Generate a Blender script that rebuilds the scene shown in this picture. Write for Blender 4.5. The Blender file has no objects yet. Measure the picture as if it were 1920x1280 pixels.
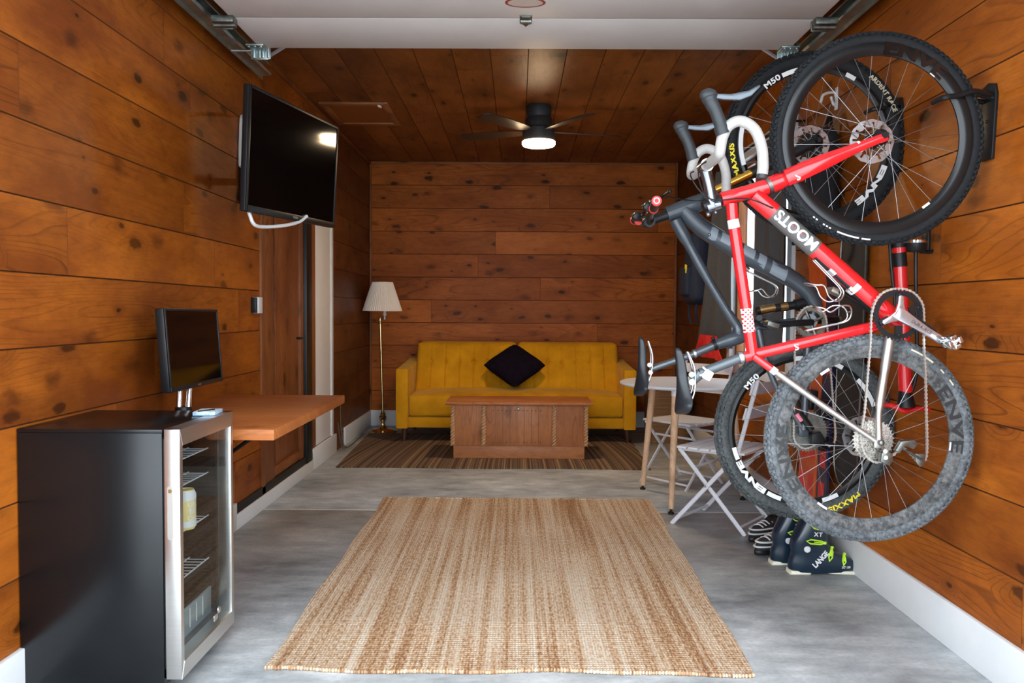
import bpy, bmesh, math, random
from mathutils import Vector, Matrix, Euler
V = Vector
PI = math.pi
random.seed(7)
S = bpy.context.scene
COL = S.collection

# ------------------------------------------------------------------ camera
PITCH, YAW, ROLL, FPX, EYE = .038, .0067, .006, 1500., 1.2
cam_d = bpy.data.cameras.new('camera')
cam_d.sensor_width = 36
cam_d.lens = 36*FPX/1920
cam_d.clip_start = .05
cam = bpy.data.objects.new('camera', cam_d)
COL.objects.link(cam)
CR = Matrix.Rotation(YAW, 3, 'Z') @ Matrix.Rotation(PI/2-PITCH, 3, 'X') @ Matrix.Rotation(ROLL, 3, 'Z')
cam.matrix_world = Matrix.Translation((0, 0, EYE)) @ CR.to_4x4()
S.camera = cam

# ------------------------------------------------------------------ daylight, exposure
S.view_settings.view_transform = 'Standard'
S.view_settings.look = 'None'
S.view_settings.gamma = 1
S.view_settings.use_curve_mapping = False
S.view_settings.exposure = 0.70
world = bpy.data.worlds.new('sky')
S.world = world
world.use_nodes = True
wn = world.node_tree
wn.nodes['Background'].inputs[0].default_value = (.82, .915, 1.0, 1)
wn.nodes['Background'].inputs[1].default_value = 4.2

def area(name, loc, rot, sx, sy, power, col):
    l = bpy.data.lights.new(name, 'AREA')
    l.shape = 'RECTANGLE'; l.size = sx; l.size_y = sy; l.energy = power; l.color = col
    o = bpy.data.objects.new(name, l); COL.objects.link(o)
    o.location = loc; o.rotation_euler = rot
    return o

# a photo measurement (1920x1280 frame) turned into metres at a known depth / height
def PY(u, v, y):
    d = CR @ V(((u-960)/FPX, (640-v)/FPX, -1.))
    return V((0, 0, EYE)) + d*(y/d.y)
def PZ(u, v, z=0.):
    d = CR @ V(((u-960)/FPX, (640-v)/FPX, -1.))
    return V((0, 0, EYE)) + d*((z-EYE)/d.z)
def PX(u, v, x):
    d = CR @ V(((u-960)/FPX, (640-v)/FPX, -1.))
    return V((0, 0, EYE)) + d*(x/d.x)

# ------------------------------------------------------------------ materials
def nt(name):
    m = bpy.data.materials.new(name); m.use_nodes = True
    t = m.node_tree; b = t.nodes['Principled BSDF']
    return m, t, b
def L(t, a, b): t.links.new(a, b)
def N(t, typ, **kw):
    n = t.nodes.new(typ)
    for k, v in kw.items(): setattr(n, k, v)
    return n
def math_n(t, op, a, b=None, clamp=False):
    n = N(t, 'ShaderNodeMath', operation=op); n.use_clamp = clamp
    for i, x in enumerate((a, b)):
        if x is None: continue
        if isinstance(x, (int, float)): n.inputs[i].default_value = x
        else: L(t, x, n.inputs[i])
    return n.outputs[0]
def mixc(t, f, a, b, mode='MIX'):
    n = N(t, 'ShaderNodeMix', data_type='RGBA', blend_type=mode)
    for s, x in ((n.inputs[0], f), (n.inputs[6], a), (n.inputs[7], b)):
        if isinstance(x, (int, float)): s.default_value = x
        elif isinstance(x, tuple): s.default_value = (*x, 1) if len(x) == 3 else x
        else: L(t, x, s)
    return n.outputs[2]
def ramp(t, f, stops):
    n = N(t, 'ShaderNodeValToRGB')
    while len(n.color_ramp.elements) < len(stops): n.color_ramp.elements.new(.5)
    for e, (p, c) in zip(n.color_ramp.elements, stops):
        e.position = p; e.color = (*c, 1) if isinstance(c, tuple) else (c, c, c, 1)
    L(t, f, n.inputs[0]); return n.outputs[0]
def noise(t, vec, scale, detail=3, rough=.5):
    n = N(t, 'ShaderNodeTexNoise'); n.inputs['Scale'].default_value = scale
    n.inputs['Detail'].default_value = detail; n.inputs['Roughness'].default_value = rough
    L(t, vec, n.inputs['Vector']); return n.outputs[0]
def mapping(t, vec, scale=(1, 1, 1), loc=(0, 0, 0), rot=(0, 0, 0)):
    n = N(t, 'ShaderNodeMapping'); n.inputs['Scale'].default_value = scale
    n.inputs['Location'].default_value = loc; n.inputs['Rotation'].default_value = rot
    L(t, vec, n.inputs[0]); return n.outputs[0]
def bump(t, b, h, strength=.3, dist=.002):
    n = N(t, 'ShaderNodeBump'); n.inputs['Strength'].default_value = strength
    n.inputs['Distance'].default_value = dist
    L(t, h, n.inputs['Height']); L(t, n.outputs[0], b.inputs['Normal'])
def mat(name, col, rough=.5, metal=0., var=.0, scale=30., bmp=0., coat=0., spec=None):
    m, t, b = nt(name)
    b.inputs['Base Color'].default_value = (*col, 1)
    b.inputs['Roughness'].default_value = rough
    b.inputs['Metallic'].default_value = metal
    if coat: b.inputs['Coat Weight'].default_value = coat; b.inputs['Coat Roughness'].default_value = .08
    if spec is not None: b.inputs['Specular IOR Level'].default_value = spec
    if var or bmp:
        tc = N(t, 'ShaderNodeTexCoord').outputs['Object']
        f = noise(t, tc, scale, 4, .6)
        if var:
            c = mixc(t, ramp(t, f, [(.3, 0.), (.7, 1.)]), tuple(x*(1-var) for x in col), tuple(min(1, x*(1+var)) for x in col))
            L(t, c, b.inputs['Base Color'])
        if bmp: bump(t, b, f, bmp, .003)
    return m

def wood(name, light, mid, dark, axis=None, knots=1., rough=.42, rings=13., tint=.30, across=1., spec=.22):
    """pine / oak boards; axis None reads the board UVs (metres), otherwise grain follows that object axis"""
    m, t, b = nt(name)
    tc = N(t, 'ShaderNodeTexCoord')
    if axis is None:
        uv = tc.outputs['UV']
    else:
        sp = N(t, 'ShaderNodeSeparateXYZ'); L(t, tc.outputs['Object'], sp.inputs[0])
        o = {'x': (0, 1, 2), 'y': (1, 0, 2), 'z': (2, 0, 1)}[axis]
        cb = N(t, 'ShaderNodeCombineXYZ')
        L(t, sp.outputs[o[0]], cb.inputs[0])
        L(t, math_n(t, 'ADD', sp.outputs[o[1]], sp.outputs[o[2]]), cb.inputs[1])
        uv = cb.outputs[0]
    if across != 1.: uv = mapping(t, uv, (1, across, 1))
    # knots
    kc = mapping(t, uv, (2.6, 5.6, 1))
    vo = N(t, 'ShaderNodeTexVoronoi', voronoi_dimensions='2D'); vo.inputs['Scale'].default_value = 1.
    L(t, kc, vo.inputs['Vector'])
    sr = N(t, 'ShaderNodeSeparateColor'); L(t, vo.outputs['Color'], sr.inputs[0])
    has = math_n(t, 'GREATER_THAN', sr.outputs[0], 1-.42*knots if knots else 2.)
    size = math_n(t, 'ADD', math_n(t, 'MULTIPLY', sr.outputs[1], .15), .025)
    kd = math_n(t, 'DIVIDE', vo.outputs['Distance'], size)
    wob = noise(t, mapping(t, uv, (18, 34, 1)), 1., 3)
    kd = math_n(t, 'ADD', kd, math_n(t, 'MULTIPLY', math_n(t, 'SUBTRACT', wob, .5), 1.3))
    kd0 = math_n(t, 'DIVIDE', vo.outputs['Distance'], size)
    kmask = math_n(t, 'MULTIPLY', has, ramp(t, kd, [(.55, 1.), (.95, 0.)]))
    kring = math_n(t, 'MULTIPLY', has, ramp(t, math_n(t, 'MULTIPLY', kd0, .25), [(.2, 1.), (.75, 0.)]))
    # growth rings: contour lines of a stretched noise pulled around the knots
    g = noise(t, mapping(t, uv, (.50, 4.4, 1)), 1., 1.6, .42)
    g = math_n(t, 'ADD', g, math_n(t, 'MULTIPLY', kring, .13))
    fr = math_n(t, 'FRACT', math_n(t, 'MULTIPLY', g, rings*1.9))
    line = ramp(t, fr, [(0., .0), (.74, .06), (.90, 1.), (.96, .8), (1., 0.)])
    amp = noise(t, mapping(t, uv, (.5, 1.6, 1), (3, 7, 0)), 1., 2)
    line = math_n(t, 'MULTIPLY', line, ramp(t, amp, [(.46, .12), (.62, 1.)]))
    fib = noise(t, mapping(t, uv, (5, 190, 1)), 1., 3, .6)
    blot = noise(t, mapping(t, uv, (1.3, 3.2, 1), (11, 3, 0)), 1., 6, .62)
    mott = noise(t, mapping(t, uv, (13, 34, 1), (2, 9, 0)), 1., 4, .6)
    # each board its own tone
    at = N(t, 'ShaderNodeAttribute', attribute_name='tone')
    c = mixc(t, ramp(t, blot, [(.36, 0.), (.62, 1.)]), light, mid)
    c = mixc(t, math_n(t, 'MULTIPLY', line, .58), c, dark)
    c = mixc(t, math_n(t, 'MULTIPLY', ramp(t, fib, [(.38, 0.), (.75, 1.)]), .35), c, tuple(x*.55 for x in mid))
    c = mixc(t, math_n(t, 'MULTIPLY', ramp(t, mott, [(.48, 0.), (.72, 1.)]), .38), c, tuple(x*.5 for x in mid))
    c = mixc(t, math_n(t, 'MULTIPLY', kring, .30), c, dark)
    vs = N(t, 'ShaderNodeTexVoronoi', voronoi_dimensions='2D'); L(t, mapping(t, uv, (2.3, 4.1, 1), (5, 2, 0)), vs.inputs['Vector']); vs.inputs['Scale'].default_value = 1.
    ss = N(t, 'ShaderNodeSeparateColor'); L(t, vs.outputs['Color'], ss.inputs[0])
    sd = math_n(t, 'ADD', vs.outputs['Distance'], math_n(t, 'MULTIPLY', math_n(t, 'SUBTRACT', wob, .5), .22))
    smu = math_n(t, 'MULTIPLY', math_n(t, 'GREATER_THAN', ss.outputs[1], .62), ramp(t, sd, [(.03, 1.), (.17, 0.)]))
    c = mixc(t, math_n(t, 'MULTIPLY', smu, .62), c, tuple(x*.7 for x in dark))
    c = mixc(t, math_n(t, 'MULTIPLY', kmask, .8), c, tuple(x*.22 for x in dark))
    if axis is None:
        tone = math_n(t, 'MULTIPLY', math_n(t, 'SUBTRACT', at.outputs['Fac'], .5), tint*2)
        c = mixc(t, math_n(t, 'MAXIMUM', tone, 0.), c, tuple(x*.45 for x in mid))
        c = mixc(t, math_n(t, 'MAXIMUM', math_n(t, 'MULTIPLY', tone, -.6), 0.), c, tuple(min(1, x*1.35) for x in light))
    L(t, c, b.inputs['Base Color'])
    r = math_n(t, 'ADD', math_n(t, 'MULTIPLY', blot, .25), rough-.1)
    L(t, r, b.inputs['Roughness'])
    b.inputs['Specular IOR Level'].default_value = spec
    bump(t, b, math_n(t, 'SUBTRACT', math_n(t, 'MULTIPLY', fib, .5), line), .22, .0015)
    return m

M = {}
M['pine'] = wood('knotty_pine', (.47, .128, .012), (.22, .048, .005), (.052, .011, .0025))
M['pine_shadow'] = wood('shaded_pine', (.17, .052, .012), (.10, .028, .007), (.035, .010, .003))  # wall pine with the dimmer light of the rear side walls in its colour
M['gap'] = mat('board_gap', (.13, .043, .013), .8, spec=.1)
M['pine_dark'] = wood('dark_pine', (.31, .096, .019), (.155, .044, .010), (.045, .013, .005), rings=9)
M['pine_back'] = wood('red_pine', (.50, .140, .020), (.29, .072, .011), (.07, .017, .005), rings=8, knots=1.6, spec=.12)
M['trimwood'] = wood('trim_wood', (.30, .105, .032), (.2, .062, .018), (.07, .02, .008), 'z', knots=.3)
M['trimwood_y'] = wood('trim_wood_long', (.30, .105, .032), (.2, .062, .018), (.07, .02, .008), 'y', knots=.3)
M['trimwood_x'] = wood('trim_wood_cross', (.34, .13, .045), (.25, .085, .028), (.09, .03, .012), 'x', knots=.2)
M['doorwood'] = wood('door_wood', (.30, .10, .03), (.16, .045, .014), (.06, .016, .006), 'z', knots=.7, rough=.4)
M['desk'] = wood('desk_wood', (.50, .165, .045), (.38, .112, .030), (.22, .06, .016), 'x', knots=0, rings=12, rough=.4)
M['oak'] = wood('oak', (.50, .190, .070), (.37, .126, .045), (.17, .054, .018), 'x', knots=0, rings=14, rough=.42)
M['oak_v'] = wood('oak_upright', (.50, .190, .070), (.37, .126, .045), (.17, .054, .018), 'z', knots=0, rings=14, rough=.42)
M['beech'] = wood('beech', (.72, .47, .30), (.64, .39, .235), (.5, .28, .15), 'z', knots=0, rings=10, rough=.5)
M['darkleg'] = mat('dark_leg', (.05, .016, .01), .35)
M['white'] = mat('white_paint', (.66, .665, .67), .45, var=.03, scale=6)
M['panelwhite'] = mat('door_panel_paint', (.74, .71, .69), .5, var=.035, scale=4)
M['whiteplastic'] = mat('white_plastic', (.70, .70, .70), .35)
M['whitemetal'] = mat('white_metal', (.63, .625, .665), .38, var=.03)
M['black'] = mat('black_plastic', (.009, .009, .010), .38, spec=.3)
M['blackmatte'] = mat('black_matte', (.018, .018, .02), .6)
M['screen'] = mat('dark_screen', (.002, .002, .0022), .065, spec=.30)
M['drive'] = mat('pale_driveway', (.58, .58, .57), .8, var=.1, scale=3)
M['jointfill'] = mat('joint_dust', (.78, .77, .73), .8)
M['rubber'] = mat('tyre_rubber', (.011, .012, .0135), .75, var=.35, scale=60, bmp=.25, spec=.25)
M['galv'] = mat('galvanised_steel', (.42, .50, .50), .38, 1., var=.25, scale=12)
M['galvdark'] = mat('dull_steel', (.22, .23, .21), .42, 1., var=.3, scale=40)
M['chrome'] = mat('chrome', (.8, .8, .8), .14, 1.)
M['silver'] = mat('silver_alloy', (.66, .66, .68), .28, 1., var=.06)
M['titanium'] = mat('titanium', (.50, .475, .445), .45, 1., var=.06)
M['brass'] = mat('brass', (.72, .56, .27), .22, 1.)
M['gold'] = mat('gold_anodised', (.75, .42, .08), .22, 1.)
M['bronze'] = mat('bronze_tube', (.45, .30, .13), .25, 1.)
M['red'] = mat('red_paint', (.64, .012, .016), .22, coat=.6)
M['redplastic'] = mat('red_plastic', (.72, .03, .03), .4)
M['redcloth'] = mat('red_cloth', (.62, .012, .014), .75, var=.12, scale=20)
M['whitepaint'] = mat('white_gloss', (.68, .68, .68), .3)
M['greypaint'] = mat('grey_band', (.10, .095, .092), .45)
M['slate'] = mat('slate_carbon', (.040, .052, .066), .30, var=.14, scale=14, coat=.35)
M['slate2'] = mat('pale_slate', (.20, .235, .27), .35)
M['carbon'] = mat('carbon', (.0065, .007, .0075), .27, spec=.42)
M['spoke'] = mat('spoke_steel', (.30, .30, .31), .42, 1.)
M['decal2'] = mat('dusty_letters', (.022, .023, .024), .7)
M['carbon2'] = mat('carbon_gloss', (.006, .006, .006), .14, coat=.6)
M['decal'] = mat('decal_grey', (.06, .06, .062), .3)
M['tape'] = mat('bar_tape', (.38, .357, .337), .6, var=.06, scale=60)
M['hood'] = mat('grey_rubber', (.028, .031, .034), .5, spec=.4)
M['saddle'] = mat('saddle_black', (.010, .012, .015), .34, spec=.45)
M['yellow'] = mat('yellow_print', (.85, .68, .02), .5)
M['tan'] = mat('tan_print', (.60, .53, .38), .5)
M['lime'] = mat('lime_plastic', (.55, .86, .05), .4)
M['boot'] = mat('navy_shell', (.006, .017, .034), .24, coat=.2)
M['cream'] = mat('cream_sole', (.78, .73, .58), .5)
M['shadecloth'] = None
M['velvet'] = None
M['pillow'] = mat('plum_velvet', (.008, .005, .011), .95, var=.3, scale=25, spec=.05)
M['curtain'] = mat('grey_curtain', (.085, .085, .09), .95, var=.06, spec=.1)
M['blackcloth'] = mat('black_cloth', (.010, .010, .012), .85, var=.3, scale=12, bmp=.3)
M['navycloth'] = mat('navy_cloth', (.010, .018, .045), .8, var=.3, scale=12, bmp=.3)
M['orange'] = mat('orange_ski', (.62, .10, .02), .3, coat=.3)
M['navyski'] = mat('navy_ski', (.01, .012, .05), .3, coat=.3)
M['wicker'] = None
M['card'] = mat('blue_card', (.35, .50, .72), .4, var=.5, scale=60)
M['grime'] = mat('dark_seal', (.012, .011, .010), .6)

# dusty rim & tyre of the wheel hanging nearest the floor
def dusty(name, base, dust, sc=60, lo=.42, hi=.62):
    m, t, b = nt(name)
    tc = N(t, 'ShaderNodeTexCoord').outputs['Object']
    f = noise(t, tc, sc, 6, .7)
    g = noise(t, tc, 9, 3, .5)
    f = math_n(t, 'ADD', math_n(t, 'MULTIPLY', f, .7), math_n(t, 'MULTIPLY', g, .3))
    L(t, mixc(t, ramp(t, f, [(lo, 0.), (hi, 1.)]), base, dust), b.inputs['Base Color'])
    b.inputs['Roughness'].default_value = .75
    bump(t, b, f, .3, .002)
    return m
M['dustrim'] = dusty('dusty_carbon', (.028, .029, .030), (.150, .148, .146))
M['dusttyre'] = dusty('dusty_rubber', (.045, .05, .055), (.15, .16, .17), 80)
M['dusttyre2'] = dusty('muddy_rubber', (.028, .032, .034), (.085, .095, .095), 80)
M['cogs'] = dusty('worn_cogs', (.06, .05, .04), (.62, .58, .52), 190, .40, .55)
M['cogs'].node_tree.nodes['Principled BSDF'].inputs['Metallic'].default_value = .75
M['cogs'].node_tree.nodes['Principled BSDF'].inputs['Roughness'].default_value = .4

def velvet():
    m, t, b = nt('mustard_velvet')
    tc = N(t, 'ShaderNodeTexCoord').outputs['Object']
    f = noise(t, tc, 5, 4, .6)
    L(t, mixc(t, ramp(t, f, [(.35, 0.), (.7, 1.)]), (.49, .212, .004), (.66, .305, .008)), b.inputs['Base Color'])
    b.inputs['Roughness'].default_value = .8
    b.inputs['Sheen Weight'].default_value = .28
    b.inputs['Sheen Tint'].default_value = (1., .8, .25, 1)
    b.inputs['Sheen Roughness'].default_value = .4
    b.inputs['Specular IOR Level'].default_value = .12
    bump(t, b, noise(t, tc, 300, 2), .1, .001)
    return m
M['velvet'] = velvet()

def shade_mat():
    m, t, b = nt('pleated_linen')
    b.inputs['Base Color'].default_value = (.86, .77, .68, 1)
    b.inputs['Roughness'].default_value = .8
    b.inputs['Subsurface Weight'].default_value = .0
    return m
M['shadecloth'] = shade_mat()

def wicker():
    m, t, b = nt('wicker')
    tc = N(t, 'ShaderNodeTexCoord').outputs['Object']
    w = N(t, 'ShaderNodeTexWave', bands_direction='Z'); w.inputs['Scale'].default_value = 26
    w.inputs['Distortion'].default_value = 1.; L(t, tc, w.inputs[0])
    L(t, mixc(t, w.outputs[1], (.10, .045, .018), (.33, .17, .07)), b.inputs['Base Color'])
    b.inputs['Roughness'].default_value = .6
    bump(t, b, w.outputs[1], .6, .006)
    return m
M['wicker'] = wicker()

def concrete():
    m, t, b = nt('polished_concrete')
    tc = N(t, 'ShaderNodeTexCoord').outputs['Object']
    a = noise(t, mapping(t, tc, (1, 1.5, 1)), 1.3, 6, .62)
    d = noise(t, mapping(t, tc, (1, 2.2, 1)), 6., 6, .65)
    e = noise(t, tc, 60., 3, .6)
    f = math_n(t, 'ADD', math_n(t, 'MULTIPLY', a, .62), math_n(t, 'MULTIPLY', d, .38))
    c = ramp(t, f, [(.36, (.18, .195, .205)), (.46, (.33, .35, .36)), (.54, (.455, .472, .48)), (.64, (.64, .655, .66))])
    c = mixc(t, math_n(t, 'MULTIPLY', ramp(t, e, [(.45, 0.), (.7, 1.)]), .22), c, (.15, .15, .148))
    L(t, c, b.inputs['Base Color'])
    L(t, math_n(t, 'ADD', math_n(t, 'MULTIPLY', d, .3), .34), b.inputs['Roughness'])
    bump(t, b, e, .06, .002)
    return m
M['concrete'] = concrete()

def jute():
    m, t, b = nt('jute_weave')
    tc = N(t, 'ShaderNodeTexCoord').outputs['Object']
    st = noise(t, mapping(t, tc, (34, .5, 1)), 1., 3, .65)
    st2 = noise(t, mapping(t, tc, (7, .25, 1), (5, 0, 0)), 1., 2, .5)
    sp = noise(t, mapping(t, tc, (120, 38, 1)), 1., 2, .6)
    bl = noise(t, mapping(t, tc, (2.2, 2.2, 1)), 1., 3)
    f = math_n(t, 'ADD', math_n(t, 'ADD', math_n(t, 'MULTIPLY', st, .40), math_n(t, 'MULTIPLY', st2, .17)),
               math_n(t, 'ADD', math_n(t, 'MULTIPLY', sp, .36), math_n(t, 'MULTIPLY', bl, .07)))
    c = ramp(t, f, [(.40, (.27, .115, .045)), (.455, (.47, .27, .135)), (.505, (.61, .43, .28)), (.56, (.72, .58, .44)), (.64, (.78, .68, .56))])
    wx = N(t, 'ShaderNodeTexWave', bands_direction='X'); wx.inputs['Scale'].default_value = 30; L(t, tc, wx.inputs[0])
    wy = N(t, 'ShaderNodeTexWave', bands_direction='Y'); wy.inputs['Scale'].default_value = 19; L(t, tc, wy.inputs[0])
    wx.inputs['Distortion'].default_value = .6; wy.inputs['Distortion'].default_value = .6
    wv = math_n(t, 'MULTIPLY', wx.outputs[1], wy.outputs[1])
    c = mixc(t, math_n(t, 'MULTIPLY', ramp(t, wv, [(.0, 1.), (.3, 0.)]), .34), c, (.22, .12, .055))
    L(t, c, b.inputs['Base Color'])
    b.inputs['Roughness'].default_value = .9
    bump(t, b, math_n(t, 'ADD', wv, sp), .7, .004)
    return m
M['jute'] = jute()

def stripes():
    m, t, b = nt('brown_striped_weave')
    tc = N(t, 'ShaderNodeTexCoord').outputs['Object']
    sp = N(t, 'ShaderNodeSeparateXYZ'); L(t, tc, sp.inputs[0])
    yy = math_n(t, 'SUBTRACT', sp.outputs[1], 5.8); y2 = math_n(t, 'MULTIPLY', yy, yy)
    x = math_n(t, 'ADD', sp.outputs[0], math_n(t, 'MULTIPLY', math_n(t, 'MULTIPLY', y2, sp.outputs[0]), .045))
    cb = N(t, 'ShaderNodeCombineXYZ'); L(t, x, cb.inputs[0])
    a = noise(t, mapping(t, cb.outputs[0], (26, 1, 1)), 1., 3, .85)
    c = ramp(t, a, [(.34, (.014, .010, .009)), (.43, (.10, .045, .020)), (.475, (.02, .012, .010)), (.51, (.26, .15, .075)), (.545, (.035, .02, .014)), (.60, (.42, .27, .15)), (.68, (.06, .03, .018))])
    L(t, c, b.inputs['Base Color']); b.inputs['Roughness'].default_value = .9
    bump(t, b, noise(t, tc, 220, 2), .5, .003)
    return m
M['stripes'] = stripes()

def steel_brushed():
    m, t, b = nt('brushed_steel')
    tc = N(t, 'ShaderNodeTexCoord').outputs['Object']
    f = noise(t, mapping(t, tc, (6, 6, 260)), 1., 3)
    L(t, mixc(t, f, (.62, .60, .57), (.74, .72, .69)), b.inputs['Base Color'])
    b.inputs['Metallic'].default_value = 1.; b.inputs['Roughness'].default_value = .33
    return m
M['steel'] = steel_brushed()
M['fridge'] = mat('black_enamel', (.004, .005, .006), .25, var=.1, scale=200, bmp=.02, spec=.42)

def glass():
    m, t, b = nt('clear_glass')
    g = N(t, 'ShaderNodeBsdfGlossy'); g.inputs['Roughness'].default_value = .015
    tr = N(t, 'ShaderNodeBsdfTransparent'); tr.inputs[0].default_value = (.88, .90, .90, 1)
    ge = N(t, 'ShaderNodeNewGeometry'); dt = N(t, 'ShaderNodeVectorMath', operation='DOT_PRODUCT')
    L(t, ge.outputs['Normal'], dt.inputs[0]); L(t, ge.outputs['Incoming'], dt.inputs[1])
    c_ = math_n(t, 'SUBTRACT', 1., math_n(t, 'ABSOLUTE', dt.outputs['Value']), True)
    fr = math_n(t, 'ADD', math_n(t, 'MULTIPLY', math_n(t, 'POWER', c_, 5.), .60), .03)
    mx = N(t, 'ShaderNodeMixShader')
    L(t, fr, mx.inputs[0]); L(t, tr.outputs[0], mx.inputs[1]); L(t, g.outputs[0], mx.inputs[2])
    L(t, mx.outputs[0], t.nodes['Material Output'].inputs[0])
    return m
M['glass'] = glass()

def glow():
    m, t, b = nt('lamp_glass')
    b.inputs['Base Color'].default_value = (1, .92, .8, 1)
    b.inputs['Emission Color'].default_value = (1, .74, .44, 1)
    b.inputs['Emission Strength'].default_value = 30.
    return m
M['glow'] = glow()

def polka():
    m, t, b = nt('white_band_red_dots')
    tc = N(t, 'ShaderNodeTexCoord').outputs['Object']
    v = N(t, 'ShaderNodeTexVoronoi', voronoi_dimensions='2D'); v.inputs['Randomness'].default_value = 0.
    v.inputs['Scale'].default_value = 1.
    L(t, mapping(t, tc, (95, 95, 95), rot=(PI/2, 0, .78)), v.inputs['Vector'])
    L(t, mixc(t, ramp(t, v.outputs['Distance'], [(.30, 1.), (.34, 0.)]), (.85, .83, .83), (.70, .015, .02)), b.inputs['Base Color'])
    b.inputs['Roughness'].default_value = .3
    return m
M['polka'] = polka()

# ------------------------------------------------------------------ mesh helpers
def root_of(o):
    off = V((0, 0, 0))
    while o is not None:
        off += o.location; o = o.parent
    return off
def catmull(pts, n=6, closed=False):
    P = [V(p) for p in pts]; out = []
    m = len(P)
    rng = range(m) if closed else range(m-1)
    for i in rng:
        p0 = P[(i-1) % m] if closed or i > 0 else P[0]*2-P[1]
        p1 = P[i]; p2 = P[(i+1) % m]
        p3 = P[(i+2) % m] if closed or i+2 < m else P[-1]*2-P[-2]
        for k in range(n):
            t = k/n
            out.append(.5*((2*p1)+(p2-p0)*t+(2*p0-5*p1+4*p2-p3)*t*t+(3*p1-p0-3*p2+p3)*t**3))
    if not closed: out.append(P[-1])
    return out
def lerp(a, b, t): return a+(b-a)*t
def frame_from(ax):
    ax = V(ax).normalized()
    h = V((0, 0, 1)) if abs(ax.z) < .9 else V((1, 0, 0))
    e1 = ax.cross(h).normalized(); e2 = ax.cross(e1).normalized()
    return ax, e1, e2

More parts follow.
